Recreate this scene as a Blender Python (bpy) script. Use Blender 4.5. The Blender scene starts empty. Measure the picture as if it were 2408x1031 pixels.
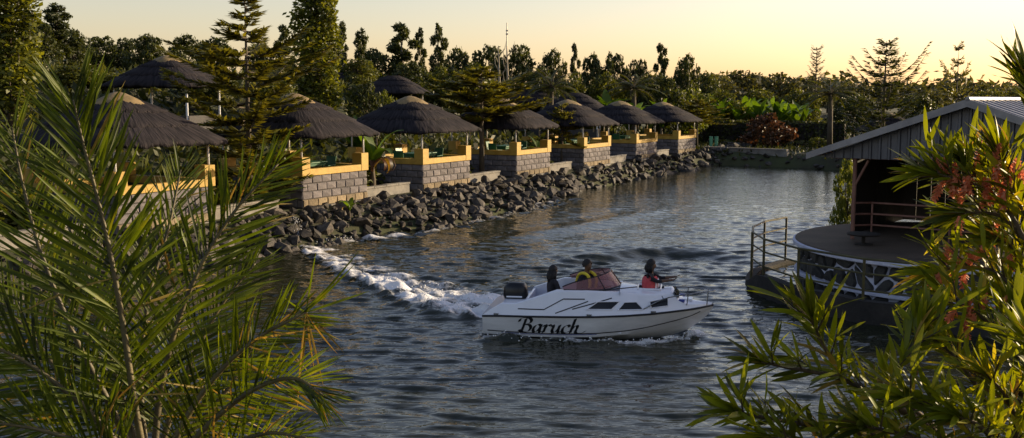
import bpy, bmesh, math, random
import numpy as np
from mathutils import Vector, Matrix, Euler

random.seed(7)
rng = np.random.default_rng(7)
R = math.radians
SC = bpy.context.scene
COL = SC.collection

# ------------------------------------------------------------------ camera
CAM_Z = 4.95
F_PX, CX, CY = 2400.0, 1204.0, 515.5
PITCH = math.atan(280.5 / 2400.0)          # horizon at row 235 of the photograph
cam_d = bpy.data.cameras.new('camera')
cam_d.sensor_width = 36.0
cam_d.lens = 36.0 * F_PX / 2408.0
cam_d.clip_start, cam_d.clip_end = 0.1, 3000
cam = bpy.data.objects.new('camera', cam_d)
cam.location = (0, 0, CAM_Z)
cam.rotation_euler = (R(90) - PITCH, 0, 0)
COL.objects.link(cam)
SC.camera = cam

# ------------------------------------------------------------------ sky, sun, exposure
SUN_AZ, SUN_EL = R(66), R(15)          # azimuth clockwise from the view direction
world = bpy.data.worlds.new('World')
SC.world = world
world.use_nodes = True
wn = world.node_tree
wn.nodes.clear()
sky = wn.nodes.new('ShaderNodeTexSky')
sky.sky_type = 'NISHITA'
sky.sun_disc = False
sky.sun_elevation = SUN_EL
sky.sun_rotation = SUN_AZ
sky.altitude = 0
sky.air_density = 1.15
sky.dust_density = 1.0
sky.ozone_density = 1.0
warm = wn.nodes.new('ShaderNodeMix')
warm.data_type = 'RGBA'
warm.blend_type = 'MULTIPLY'
warm.inputs['Factor'].default_value = 1.0
warm.inputs['B'].default_value = (1.0, 0.85, 0.87, 1)
bg = wn.nodes.new('ShaderNodeBackground')
bg.inputs['Strength'].default_value = 0.12
wo = wn.nodes.new('ShaderNodeOutputWorld')
wn.links.new(sky.outputs[0], warm.inputs['A'])
wn.links.new(warm.outputs['Result'], bg.inputs[0])
wn.links.new(bg.outputs[0], wo.inputs[0])
sun_d = bpy.data.lights.new('sun', 'SUN')
sun_d.energy = 5.0
sun_d.angle = R(0.6)
sun_d.color = (1.0, 0.79, 0.50)
sun = bpy.data.objects.new('sun', sun_d)
to_sun = Vector((math.sin(SUN_AZ) * math.cos(SUN_EL), math.cos(SUN_AZ) * math.cos(SUN_EL), math.sin(SUN_EL)))
sun.rotation_euler = to_sun.to_track_quat('Z', 'Y').to_euler()
sun.location = (60, 60, 60)
COL.objects.link(sun)
SC.view_settings.view_transform = 'Standard'
SC.view_settings.look = 'None'
SC.view_settings.gamma = 1.0
SC.view_settings.exposure = 0.74
SC.render.engine = 'CYCLES'
SC.cycles.max_bounces = 6
SC.cycles.transparent_max_bounces = 8
SC.cycles.caustics_reflective = False
SC.cycles.caustics_refractive = False

# ------------------------------------------------------------------ pixel helpers
FWD = Vector((0, math.cos(PITCH), -math.sin(PITCH)))
UPV = Vector((0, math.sin(PITCH), math.cos(PITCH)))
def ray(px, py):
    return FWD + Vector((1, 0, 0)) * ((px - CX) / F_PX) + UPV * ((CY - py) / F_PX)
def on_z(px, py, z=0.0):
    d = ray(px, py)
    t = (z - CAM_Z) / d.z
    return Vector((0, 0, CAM_Z)) + d * t
def at_y(px, py, y):
    d = ray(px, py)
    return Vector((0, 0, CAM_Z)) + d * (y / d.y)
def to_px(p):
    v = Vector(p) - Vector((0, 0, CAM_Z))
    z = v.dot(FWD)
    return CX + F_PX * v.x / z, CY - F_PX * v.dot(UPV) / z

# ------------------------------------------------------------------ materials
def nodes_of(name):
    m = bpy.data.materials.new(name)
    m.use_nodes = True
    return m, m.node_tree, m.node_tree.nodes['Principled BSDF']

def mat(name, c1, c2=None, rough=0.7, scale=6.0, bump=0.0, bscale=None, metal=0.0, stretch=None, spec=0.4, coat=0.0, island=False, detail=5.0, objrand=0.0):
    m, nt, p = nodes_of(name)
    p.inputs['Roughness'].default_value = rough
    p.inputs['Metallic'].default_value = metal
    p.inputs['Specular IOR Level'].default_value = spec
    p.inputs['Coat Weight'].default_value = coat
    tc = nt.nodes.new('ShaderNodeTexCoord')
    vec = tc.outputs['Object']
    if stretch:
        mp = nt.nodes.new('ShaderNodeMapping')
        mp.inputs['Scale'].default_value = stretch
        nt.links.new(vec, mp.inputs[0])
        vec = mp.outputs[0]
    c2 = c2 or tuple(min(1, c * 1.35) for c in c1)
    n = nt.nodes.new('ShaderNodeTexNoise')
    n.inputs['Scale'].default_value = scale
    n.inputs['Detail'].default_value = detail
    n.inputs['Roughness'].default_value = 0.65
    nt.links.new(vec, n.inputs['Vector'])
    r = nt.nodes.new('ShaderNodeValToRGB')
    r.color_ramp.elements[0].position = 0.32
    r.color_ramp.elements[1].position = 0.68
    r.color_ramp.elements[0].color = (*c1, 1)
    r.color_ramp.elements[1].color = (*c2, 1)
    nt.links.new(n.outputs['Fac'], r.inputs[0])
    out = r.outputs[0]
    if objrand > 0:
        oi = nt.nodes.new('ShaderNodeObjectInfo')
        mr = nt.nodes.new('ShaderNodeMapRange')
        mr.inputs['To Min'].default_value = 1 - objrand
        mr.inputs['To Max'].default_value = 1 + objrand
        nt.links.new(oi.outputs['Random'], mr.inputs['Value'])
        vm = nt.nodes.new('ShaderNodeVectorMath')
        vm.operation = 'SCALE'
        nt.links.new(out, vm.inputs[0])
        nt.links.new(mr.outputs[0], vm.inputs['Scale'])
        out = vm.outputs[0]
    if island:
        g = nt.nodes.new('ShaderNodeNewGeometry')
        mr = nt.nodes.new('ShaderNodeMapRange')
        mr.inputs['To Min'].default_value = 0.6
        mr.inputs['To Max'].default_value = 1.5
        nt.links.new(g.outputs['Random Per Island'], mr.inputs['Value'])
        vm = nt.nodes.new('ShaderNodeVectorMath')
        vm.operation = 'SCALE'
        nt.links.new(out, vm.inputs[0])
        nt.links.new(mr.outputs[0], vm.inputs['Scale'])
        out = vm.outputs[0]
    nt.links.new(out, p.inputs['Base Color'])
    if bump > 0:
        b = nt.nodes.new('ShaderNodeBump')
        b.inputs['Strength'].default_value = bump
        b.inputs['Distance'].default_value = 0.03
        n2 = nt.nodes.new('ShaderNodeTexNoise')
        n2.inputs['Scale'].default_value = bscale or scale * 3
        n2.inputs['Detail'].default_value = 6
        nt.links.new(vec, n2.inputs['Vector'])
        nt.links.new(n2.outputs['Fac'], b.inputs['Height'])
        nt.links.new(b.outputs[0], p.inputs['Normal'])
    return m

def leaf_mat(name, dark, light, trans=0.45, rough=0.45, scale=0.6, tcol=None, dry=None):
    """leaf blade: every leaf (mesh island or object) takes its own tone, light shines through"""
    m, nt, p = nodes_of(name)
    p.inputs['Roughness'].default_value = rough
    p.inputs['Specular IOR Level'].default_value = 0.28
    g = nt.nodes.new('ShaderNodeNewGeometry')
    oi = nt.nodes.new('ShaderNodeObjectInfo')
    tc = nt.nodes.new('ShaderNodeTexCoord')
    n = nt.nodes.new('ShaderNodeTexNoise')
    n.inputs['Scale'].default_value = scale
    n.inputs['Detail'].default_value = 3
    nt.links.new(g.outputs['Position'], n.inputs['Vector'])
    a = nt.nodes.new('ShaderNodeMath'); a.operation = 'ADD'
    nt.links.new(g.outputs['Random Per Island'], a.inputs[0])
    nt.links.new(oi.outputs['Random'], a.inputs[1])
    fr = nt.nodes.new('ShaderNodeMath'); fr.operation = 'FRACT'
    nt.links.new(a.outputs[0], fr.inputs[0])
    mx = nt.nodes.new('ShaderNodeMath'); mx.operation = 'MULTIPLY_ADD'
    mx.inputs[1].default_value = 0.55
    nt.links.new(fr.outputs[0], mx.inputs[0])
    ms = nt.nodes.new('ShaderNodeMath'); ms.operation = 'MULTIPLY_ADD'
    ms.inputs[1].default_value = 1.3; ms.inputs[2].default_value = -0.42
    nt.links.new(n.outputs['Fac'], ms.inputs[0])
    nt.links.new(ms.outputs[0], mx.inputs[2])
    r = nt.nodes.new('ShaderNodeValToRGB')
    r.color_ramp.elements[0].position = 0.05
    r.color_ramp.elements[0].color = (*dark, 1)
    r.color_ramp.elements[1].position = 0.75
    r.color_ramp.elements[1].color = (*light, 1)
    if dry:
        e = r.color_ramp.elements.new(0.97)
        e.color = (*dry, 1)
    nt.links.new(mx.outputs[0], r.inputs[0])
    nt.links.new(r.outputs[0], p.inputs['Base Color'])
    t = nt.nodes.new('ShaderNodeBsdfTranslucent')
    tm = nt.nodes.new('ShaderNodeMix'); tm.data_type = 'RGBA'; tm.blend_type = 'MULTIPLY'
    tm.inputs['Factor'].default_value = 1.0
    tm.inputs['B'].default_value = (*(tcol or (1.9, 1.7, 0.5)), 1)
    nt.links.new(r.outputs[0], tm.inputs['A'])
    nt.links.new(tm.outputs['Result'], t.inputs[0])
    mix = nt.nodes.new('ShaderNodeMixShader')
    mix.inputs[0].default_value = trans
    nt.links.new(p.outputs[0], mix.inputs[1])
    nt.links.new(t.outputs[0], mix.inputs[2])
    nt.links.new(mix.outputs[0], nt.nodes['Material Output'].inputs[0])
    return m

M = {}
M['soil'] = mat('soil', (0.030, 0.028, 0.014), (0.050, 0.060, 0.018), 0.95, 0.35, 0.6, 9)
M['rock'] = mat('rock', (0.010, 0.010, 0.011), (0.085, 0.071, 0.058), 0.75, 3.2, 0.6, 9, objrand=0.5, island=True)
M['block'] = mat('block', (0.085, 0.078, 0.086), (0.185, 0.165, 0.165), 0.85, 3.0, 0.5, 22, objrand=0.28)
M['rough_block'] = mat('rough_block', (0.13, 0.10, 0.065), (0.27, 0.21, 0.13), 0.9, 3.5, 0.7, 14, objrand=0.3)
M['mortar'] = mat('mortar', (0.045, 0.042, 0.043), (0.075, 0.07, 0.068), 0.9, 8)
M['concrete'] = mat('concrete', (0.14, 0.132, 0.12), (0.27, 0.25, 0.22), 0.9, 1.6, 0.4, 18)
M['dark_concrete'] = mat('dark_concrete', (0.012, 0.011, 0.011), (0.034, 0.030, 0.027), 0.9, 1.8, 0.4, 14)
M['yellow'] = mat('yellow', (0.33, 0.20, 0.028), (0.47, 0.30, 0.05), 0.6, 2.2, 0.25, 16)
M['white_metal'] = mat('white_metal', (0.66, 0.66, 0.68), (0.78, 0.78, 0.80), 0.35, 5)
M['green_paint'] = mat('green_paint', (0.016, 0.085, 0.04), (0.022, 0.12, 0.055), 0.4, 4)
M['wood'] = mat('wood', (0.05, 0.03, 0.018), (0.09, 0.055, 0.03), 0.8, 4, 0.4, 20, stretch=(1, 1, 8))
M['dark_wood'] = mat('dark_wood', (0.010, 0.008, 0.006), (0.022, 0.016, 0.012), 0.75, 3, 0.3, 14)
M['straw'] = mat('straw', (0.024, 0.020, 0.020), (0.06, 0.048, 0.042), 0.9, 6, island=True)
M['cap'] = mat('cap', (0.13, 0.10, 0.045), (0.27, 0.185, 0.085), 0.75, 3, 0.3, 12)
M['bark'] = mat('bark', (0.05, 0.04, 0.028), (0.13, 0.105, 0.075), 0.9, 4, 0.7, 18, stretch=(1, 1, 0.25))
M['pale_bark'] = mat('pale_bark', (0.17, 0.14, 0.10), (0.30, 0.26, 0.19), 0.85, 3, 0.4, 12, stretch=(1, 1, 0.3))
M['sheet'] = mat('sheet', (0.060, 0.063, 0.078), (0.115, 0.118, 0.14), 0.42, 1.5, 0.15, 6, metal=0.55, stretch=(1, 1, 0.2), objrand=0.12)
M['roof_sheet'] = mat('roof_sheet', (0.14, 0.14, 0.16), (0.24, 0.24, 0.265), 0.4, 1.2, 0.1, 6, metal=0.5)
M['stage_floor'] = mat('stage_floor', (0.05, 0.034, 0.022), (0.10, 0.068, 0.044), 0.8, 0.9, 0.3, 12)
M['white_mortar'] = mat('white_mortar', (0.42, 0.43, 0.55), (0.60, 0.61, 0.70), 0.8, 4, 0.4, 20)
M['dark_stone'] = mat('dark_stone', (0.020, 0.020, 0.019), (0.052, 0.050, 0.046), 0.7, 4, 0.6, 14, objrand=0.4)
M['rail'] = mat('rail', (0.030, 0.026, 0.012), (0.085, 0.075, 0.022), 0.5, 3, 0.2, 20)
M['red_steel'] = mat('red_steel', (0.14, 0.06, 0.045), (0.22, 0.11, 0.08), 0.6, 4)
M['sun_patch'] = mat('sun_patch', (0.36, 0.22, 0.11), (0.52, 0.34, 0.18), 0.7, 2.5, 0.3, 14, stretch=(0.4, 3, 1))  # pale tan that stands for sunlight on the stage floor
M['gelcoat'] = mat('gelcoat', (0.70, 0.71, 0.78), (0.79, 0.80, 0.86), 0.22, 1.2, 0.0, spec=0.5, coat=0.3)
M['hull_paint'] = mat('hull_paint', (0.52, 0.52, 0.54), (0.74, 0.74, 0.76), 0.28, 1.6, 0.0, spec=0.5, stretch=(0.5, 1, 2.5))
M['black'] = mat('black', (0.006, 0.006, 0.008), (0.012, 0.012, 0.015), 0.35, 3)
M['blue_paint'] = mat('blue_paint', (0.02, 0.04, 0.22), (0.03, 0.06, 0.32), 0.5, 3)
M['tube'] = mat('tube', (0.20, 0.20, 0.21), (0.32, 0.32, 0.33), 0.25, 3, metal=0.9)
M['skin'] = mat('skin', (0.10, 0.052, 0.030), (0.14, 0.072, 0.042), 0.5, 5)
M['hair'] = mat('hair', (0.006, 0.005, 0.005), (0.014, 0.011, 0.010), 0.6, 20, 0.4, 60)
M['dark_cloth'] = mat('dark_cloth', (0.010, 0.010, 0.014), (0.022, 0.021, 0.027), 0.9, 8, 0.3, 30)
M['yellow_cloth'] = mat('yellow_cloth', (0.60, 0.46, 0.02), (0.78, 0.62, 0.05), 0.7, 8)
M['red_cloth'] = mat('red_cloth', (0.42, 0.045, 0.06), (0.58, 0.09, 0.10), 0.8, 8, 0.3, 30)
M['pink_cloth'] = mat('pink_cloth', (0.72, 0.62, 0.64), (0.8, 0.7, 0.72), 0.8, 8)
M['foam'] = mat('foam', (0.62, 0.63, 0.66), (0.86, 0.86, 0.87), 0.55, 9, 0.6, 30)
M['palm_leaf'] = leaf_mat('palm_leaf', (0.004, 0.009, 0.004), (0.100, 0.135, 0.007), 0.34, 0.5, 5.0, (1.8, 1.7, 0.15), dry=(0.20, 0.19, 0.02))  # wide tone range puts highlight and shadow contrast into the leaflets
M['dry_leaf'] = leaf_mat('dry_leaf', (0.10, 0.07, 0.015), (0.34, 0.25, 0.05), 0.4, 0.5, 2.0, (1.3, 1.0, 0.5))
M['rachis'] = mat('rachis', (0.055, 0.046, 0.024), (0.14, 0.115, 0.05), 0.55, 7, 0.2, 30)
M['bush_leaf'] = leaf_mat('bush_leaf', (0.006, 0.015, 0.005), (0.175, 0.215, 0.009), 0.46, 0.42, 2.2, (1.9, 1.6, 0.25), dry=(0.40, 0.33, 0.05))
M['bush_stem'] = mat('bush_stem', (0.035, 0.028, 0.018), (0.11, 0.075, 0.045), 0.8, 12, 0.4, 40)
M['flower'] = leaf_mat('flower', (0.55, 0.17, 0.08), (0.75, 0.36, 0.22), 0.4, 0.6, 6, (1.2, 0.9, 0.8))
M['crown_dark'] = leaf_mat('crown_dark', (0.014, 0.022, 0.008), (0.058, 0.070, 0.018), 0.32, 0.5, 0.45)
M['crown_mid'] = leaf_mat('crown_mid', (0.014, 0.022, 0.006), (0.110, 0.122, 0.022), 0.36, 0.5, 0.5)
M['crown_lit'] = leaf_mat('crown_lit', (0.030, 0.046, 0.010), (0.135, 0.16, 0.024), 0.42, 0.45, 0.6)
M['poplar_leaf'] = leaf_mat('poplar_leaf', (0.030, 0.042, 0.010), (0.135, 0.150, 0.022), 0.42, 0.45, 0.6)
M['needle'] = leaf_mat('needle', (0.016, 0.022, 0.006), (0.19, 0.18, 0.028), 0.30, 0.5, 0.7)
M['banana'] = leaf_mat('banana', (0.030, 0.060, 0.012), (0.110, 0.165, 0.022), 0.4, 0.4, 0.4, (1.7, 1.8, 0.3))
M['hedge'] = leaf_mat('hedge', (0.014, 0.020, 0.007), (0.070, 0.078, 0.018), 0.25, 0.5, 0.5)
M['rust_leaf'] = leaf_mat('rust_leaf', (0.016, 0.018, 0.008), (0.12, 0.058, 0.030), 0.35, 0.5, 0.6, (1.2, 0.9, 0.6))
M['far_leaf'] = leaf_mat('far_leaf', (0.028, 0.032, 0.014), (0.085, 0.085, 0.032), 0.3, 0.6, 0.2)

def thatch_material():
    m, nt, p = nodes_of('thatch')
    p.inputs['Roughness'].default_value = 0.92
    p.inputs['Specular IOR Level'].default_value = 0.15
    uv = nt.nodes.new('ShaderNodeUVMap')
    mp = nt.nodes.new('ShaderNodeMapping')
    mp.inputs['Scale'].default_value = (150, 3.0, 1)
    nt.links.new(uv.outputs[0], mp.inputs[0])
    n = nt.nodes.new('ShaderNodeTexNoise')
    n.inputs['Scale'].default_value = 1.0; n.inputs['Detail'].default_value = 5
    nt.links.new(mp.outputs[0], n.inputs['Vector'])
    r = nt.nodes.new('ShaderNodeValToRGB')
    r.color_ramp.elements[0].position = 0.35; r.color_ramp.elements[0].color = (0.008, 0.0075, 0.010, 1)
    r.color_ramp.elements[1].position = 0.72; r.color_ramp.elements[1].color = (0.036, 0.030, 0.034, 1)
    nt.links.new(n.outputs['Fac'], r.inputs[0])
    nt.links.new(r.outputs[0], p.inputs['Base Color'])
    b = nt.nodes.new('ShaderNodeBump'); b.inputs['Strength'].default_value = 0.9; b.inputs['Distance'].default_value = 0.06
    nt.links.new(n.outputs['Fac'], b.inputs['Height'])
    nt.links.new(b.outputs[0], p.inputs['Normal'])
    return m
M['thatch'] = thatch_material()

def glass_material(name, col, fac, rough=0.05):
    m, nt, p = nodes_of(name)
    p.inputs['Base Color'].default_value = (*col, 1)
    p.inputs['Roughness'].default_value = rough
    t = nt.nodes.new('ShaderNodeBsdfTransparent')
    t.inputs[0].default_value = (*[min(1, c * 1.6 + 0.35) for c in col], 1)
    mix = nt.nodes.new('ShaderNodeMixShader'); mix.inputs[0].default_value = fac
    nt.links.new(p.outputs[0], mix.inputs[1]); nt.links.new(t.outputs[0], mix.inputs[2])
    nt.links.new(mix.outputs[0], nt.nodes['Material Output'].inputs[0])
    return m
M['window'] = glass_material('window', (0.012, 0.012, 0.014), 0.15, 0.08)
M['pink_glass'] = glass_material('pink_glass', (0.30, 0.13, 0.14), 0.45, 0.08)

def water_material():
    m, nt, p = nodes_of('lake_water')
    p.inputs['Base Color'].default_value = (0.020, 0.022, 0.012, 1)
    p.inputs['Roughness'].default_value = 0.03
    p.inputs['IOR'].default_value = 1.5
    g = nt.nodes.new('ShaderNodeNewGeometry')
    mp = nt.nodes.new('ShaderNodeMapping'); mp.inputs['Scale'].default_value = (0.7, 2.0, 1.0)
    nt.links.new(g.outputs['Position'], mp.inputs[0])
    n = nt.nodes.new('ShaderNodeTexNoise'); n.inputs['Scale'].default_value = 3.4; n.inputs['Detail'].default_value = 2.0
    n.inputs['Roughness'].default_value = 0.55
    nt.links.new(mp.outputs[0], n.inputs['Vector'])
    b = nt.nodes.new('ShaderNodeBump'); b.inputs['Strength'].default_value = 0.30; b.inputs['Distance'].default_value = 0.08
    nt.links.new(n.outputs['Fac'], b.inputs['Height'])
    nt.links.new(b.outputs[0], p.inputs['Normal'])
    # foam where the boat has churned the water
    at = nt.nodes.new('ShaderNodeAttribute'); at.attribute_name = 'foam'
    n2 = nt.nodes.new('ShaderNodeTexNoise'); n2.inputs['Scale'].default_value = 7.5; n2.inputs['Detail'].default_value = 8
    n2.inputs['Roughness'].default_value = 0.7
    nt.links.new(g.outputs['Position'], n2.inputs['Vector'])
    s = nt.nodes.new('ShaderNodeMath'); s.operation = 'SUBTRACT'
    nt.links.new(at.outputs['Fac'], s.inputs[0]); nt.links.new(n2.outputs['Fac'], s.inputs[1])
    mr = nt.nodes.new('ShaderNodeMapRange')
    mr.inputs['From Min'].default_value = -0.04; mr.inputs['From Max'].default_value = 0.30
    nt.links.new(s.outputs[0], mr.inputs['Value'])
    fo = nt.nodes.new('ShaderNodeBsdfPrincipled')
    fo.inputs['Base Color'].default_value = (0.80, 0.80, 0.82, 1); fo.inputs['Roughness'].default_value = 0.6
    b2 = nt.nodes.new('ShaderNodeBump'); b2.inputs['Strength'].default_value = 0.8; b2.inputs['Distance'].default_value = 0.08
    nt.links.new(n2.outputs['Fac'], b2.inputs['Height']); nt.links.new(b2.outputs[0], fo.inputs['Normal'])
    mix = nt.nodes.new('ShaderNodeMixShader')
    nt.links.new(mr.outputs[0], mix.inputs[0]); nt.links.new(p.outputs[0], mix.inputs[1]); nt.links.new(fo.outputs[0], mix.inputs[2])
    nt.links.new(mix.outputs[0], nt.nodes['Material Output'].inputs[0])
    return m
M['water'] = water_material()

# ------------------------------------------------------------------ object helpers
def tag(o, label=None, cat=None, group=None, kind=None):
    if label: o['label'] = label
    if cat: o['category'] = cat
    if group: o['group'] = group
    if kind: o['kind'] = kind
    return o
def empty(name, loc=(0, 0, 0), rz=0.0, scale=(1, 1, 1)):
    o = bpy.data.objects.new(name, None)
    o.empty_display_size = 0.2
    o.location = loc; o.rotation_euler = (0, 0, rz); o.scale = scale
    COL.objects.link(o)
    return o
def link(name, me, parent=None, loc=None, rot=None, scale=None, mtx=None):
    o = bpy.data.objects.new(name, me)
    COL.objects.link(o)
    if parent is not None: o.parent = parent
    if mtx is not None: o.matrix_basis = mtx
    if loc is not None: o.location = loc
    if rot is not None: o.rotation_euler = rot
    if scale is not None: o.scale = scale
    return o
KIDS = {}
def copy_tree(o, parent=None):
    c = o.copy()
    COL.objects.link(c)
    c.parent = parent
    for ch in o.children: copy_tree(ch, c)
    return c

class MB:
    """collects faces, then becomes ONE mesh"""
    def __init__(s): s.v = []; s.f = []
    def add(s, vs, fs):
        n = len(s.v); s.v += [tuple(v) for v in vs]; s.f += [tuple(i + n for i in f) for f in fs]
        return s
    def box(s, x0, x1, y0, y1, z0, z1, taper=0.0):
        t = taper
        return s.add([(x0, y0, z0), (x1, y0, z0), (x1, y1, z0), (x0, y1, z0), (x0 + t, y0 + t, z1), (x1 - t, y0 + t, z1), (x1 - t, y1 - t, z1), (x0 + t, y1 - t, z1)],
                     [(3, 2, 1, 0), (4, 5, 6, 7), (0, 1, 5, 4), (1, 2, 6, 5), (2, 3, 7, 6), (3, 0, 4, 7)])
    def tube(s, pts, rad, n=8, caps=True):
        pts = [Vector(p) for p in pts]
        k = len(pts)
        rads = rad if isinstance(rad, (list, tuple)) else [rad] * k
        vs, fs = [], []
        ref = None
        for i, p in enumerate(pts):
            t = (pts[min(i + 1, k - 1)] - pts[max(i - 1, 0)])
            if t.length < 1e-9: t = Vector((0, 0, 1))
            t.normalize()
            if ref is None:
                ref = Vector((0, 0, 1)) if abs(t.z) < 0.9 else Vector((1, 0, 0))
            a = (ref - t * ref.dot(t))
            if a.length < 1e-6: a = t.orthogonal()
            a.normalize(); ref = a
            b = t.cross(a)
            for j in range(n):
                q = 2 * math.pi * j / n
                vs.append(p + (a * math.cos(q) + b * math.sin(q)) * rads[i])
        for i in range(k - 1):
            for j in range(n):
                fs.append((i * n + j, i * n + (j + 1) % n, (i + 1) * n + (j + 1) % n, (i + 1) * n + j))
        if caps:
            fs.append(tuple(reversed(range(n)))); fs.append(tuple((k - 1) * n + j for j in range(n)))
        return s.add(vs, fs)
    def lathe(s, prof, n=16, c=(0, 0, 0)):
        vs, fs = [], []
        for (r, z) in prof:
            for j in range(n):
                q = 2 * math.pi * j / n
                vs.append((c[0] + r * math.cos(q), c[1] + r * math.sin(q), c[2] + z))
        for i in range(len(prof) - 1):
            for j in range(n):
                fs.append((i * n + j, i * n + (j + 1) % n, (i + 1) * n + (j + 1) % n, (i + 1) * n + j))
        fs.append(tuple(reversed(range(n)))); fs.append(tuple((len(prof) - 1) * n + j for j in range(n)))
        return s.add(vs, fs)
    def prism(s, poly, off):
        """polygon (3D points) extruded by the vector off"""
        k = len(poly); off = Vector(off)
        vs = [Vector(p) for p in poly] + [Vector(p) + off for p in poly]
        return s.add(vs, [tuple(reversed(range(k))), tuple(range(k, 2 * k))] + [(i, (i + 1) % k, k + (i + 1) % k, k + i) for i in range(k)])
    def mesh(s, name, m, smooth=False):
        me = bpy.data.meshes.new(name)
        me.from_pydata(s.v, [], s.f)
        me.materials.append(m)
        bm = bmesh.new(); bm.from_mesh(me); bmesh.ops.recalc_face_normals(bm, faces=bm.faces); bm.to_mesh(me); bm.free()
        if smooth: me.polygons.foreach_set('use_smooth', [True] * len(me.polygons))
        me.update()
        return me
    def build(s, name, m, parent=None, smooth=False, bevel=0.0, **k):
        o = link(name, s.mesh(name, m, smooth), parent, **k)
        if bevel:
            b = o.modifiers.new('bevel', 'BEVEL'); b.width = bevel; b.segments = 2; b.limit_method = 'ANGLE'
        return o

def np_mesh(name, verts, faces, m, smooth=False):
    """faces: (n,k) array"""
    me = bpy.data.meshes.new(name)
    verts = np.asarray(verts, dtype=np.float32); faces = np.asarray(faces, dtype=np.int32)
    n, k = faces.shape
    me.vertices.add(len(verts)); me.vertices.foreach_set('co', verts.ravel())
    me.loops.add(n * k); me.loops.foreach_set('vertex_index', faces.ravel())
    me.polygons.add(n)
    me.polygons.foreach_set('loop_start', np.arange(0, n * k, k, dtype=np.int32))
    me.polygons.foreach_set('loop_total', np.full(n, k, dtype=np.int32))
    if smooth: me.polygons.foreach_set('use_smooth', np.ones(n, dtype=bool))
    me.materials.append(m)
    me.update(calc_edges=True)
    me.validate()
    return me

def smooth01(a, b, x):
    t = np.clip((x - a) / (b - a), 0, 1)
    return t * t * (3 - 2 * t)
def catmull(pts, n):
    pts = [Vector(p) for p in pts]
    P = [pts[0] * 2 - pts[1]] + pts + [pts[-1] * 2 - pts[-2]]
    out = []
    segs = len(pts) - 1
    for i in range(n):
        u = i / (n - 1) * segs
        k = min(int(u), segs - 1); t = u - k
        a, b, c, d = P[k], P[k + 1], P[k + 2], P[k + 3]
        out.append(0.5 * ((2 * b) + (c - a) * t + (2 * a - 5 * b + 4 * c - d) * t * t + (3 * b - a - 3 * c + d) * t ** 3))
    return out

# ------------------------------------------------------------------ the lie of the land
ROW = R(62.0)                                   # direction of the gazebo row (from +X)
RU = np.array([math.cos(ROW), math.sin(ROW)])
RV = np.array([-math.sin(ROW), math.cos(ROW)])  # landward
P2 = np.array([-7.70, 37.4])
BASE = 0.95
def row_td(x, y):
    dx, dy = x - P2[0], y - P2[1]
    return dx * RU[0] + dy * RU[1], dx * RV[0] + dy * RV[1]
def shore_d(t):
    """how far the waterline lies in front of the row, along its length"""
    return np.interp(t, [-30, -14, -5, 0, 5, 11, 20, 40], [-1.8, -1.8, -2.4, -2.2, -3.2, -3.4, -1.5, -1.25]) + 0.18 * np.sin(t * 0.9)
def lake_parts(x, y):
    t, d = row_td(x, y)
    yf = 78.5 - 0.85 * np.maximum(0, x - 15.5) + 0.5 * np.sin(x * 0.7)
    el = shore_d(t) - d
    eo = np.minimum(np.minimum(yf - y, 31.0 - x), y - 9.0)
    return el, eo, np.maximum(0.7, -0.15 - shore_d(t))
def lake_depth(x, y):
    el, eo, w = lake_parts(x, y)
    return np.minimum(el, eo)
def ground_z(x, y):
    x = np.asarray(x, dtype=float); y = np.asarray(y, dtype=float)
    t, d = row_td(x, y)
    el, eo, wl = lake_parts(x, y)
    e = np.minimum(el, eo)
    w = np.where(el < eo, wl, 2.1)
    z = np.where(e > 0, -np.minimum(1.5, 0.6 * e), BASE * np.clip(-e / w, 0, 1) ** 0.8)
    z = z + 5.2 * smooth01(6, 30, d) * (1 - smooth01(34, 62, t))
    far = np.hypot(x, y)
    return z + 2.5 * smooth01(110, 260, far)
def gz(x, y): return float(ground_z(x, y))

def make_ground():
    def axis(lo, a, b, hi, step, nout):
        left = a - np.geomspace(step, a - lo, nout)[::-1]
        right = b + np.geomspace(step, hi - b, nout)
        return np.concatenate([left, np.arange(a, b, step), right])
    xs = axis(-1500, -46, 44, 1500, 0.6, 22); ys = axis(-300, 4, 100, 2500, 0.6, 26)
    X, Y = np.meshgrid(xs, ys)
    Z = ground_z(X, Y)
    Z += np.where(Z > BASE + 0.02, 0.06 * np.sin(X * 1.3) * np.cos(Y * 1.1), 0)
    nx, ny = len(xs), len(ys)
    i = np.arange(nx * ny).reshape(ny, nx)
    F = np.stack([i[:-1, :-1], i[:-1, 1:], i[1:, 1:], i[1:, :-1]], -1).reshape(-1, 4)
    o = link('ground', np_mesh('ground', np.stack([X, Y, Z], -1).reshape(-1, 3), F, M['soil'], True))
    tag(o, kind='structure')
    return o
GROUND = make_ground()

# ------------------------------------------------------------------ the lake
def poly_dist(X, Y, pts):
    """distance to a polyline, the signed side and the running length fraction"""
    best = np.full(X.shape, 1e9); frac = np.zeros(X.shape); side = np.zeros(X.shape)
    L = [0]
    for a, b in zip(pts[:-1], pts[1:]): L.append(L[-1] + math.hypot(b[0] - a[0], b[1] - a[1]))
    for k, (a, b) in enumerate(zip(pts[:-1], pts[1:])):
        dx, dy = b[0] - a[0], b[1] - a[1]; l2 = dx * dx + dy * dy
        t = np.clip(((X - a[0]) * dx + (Y - a[1]) * dy) / l2, 0, 1)
        qx, qy = X - a[0] - t * dx, Y - a[1] - t * dy
        dist = np.hypot(qx, qy); m = dist < best
        best = np.where(m, dist, best); frac = np.where(m, (L[k] + t * math.sqrt(l2)) / L[-1], frac)
        side = np.where(m, np.sign(dx * qy - dy * qx), side)
    return best, side, frac
def wpath(pp, n=24):
    return [(p.x, p.y) for p in catmull([on_z(x, y, 0) for x, y in pp], n)]
WAKE = wpath([(1175, 748), (1060, 738), (960, 706), (860, 662), (790, 628), (735, 598), (700, 572)])
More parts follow.
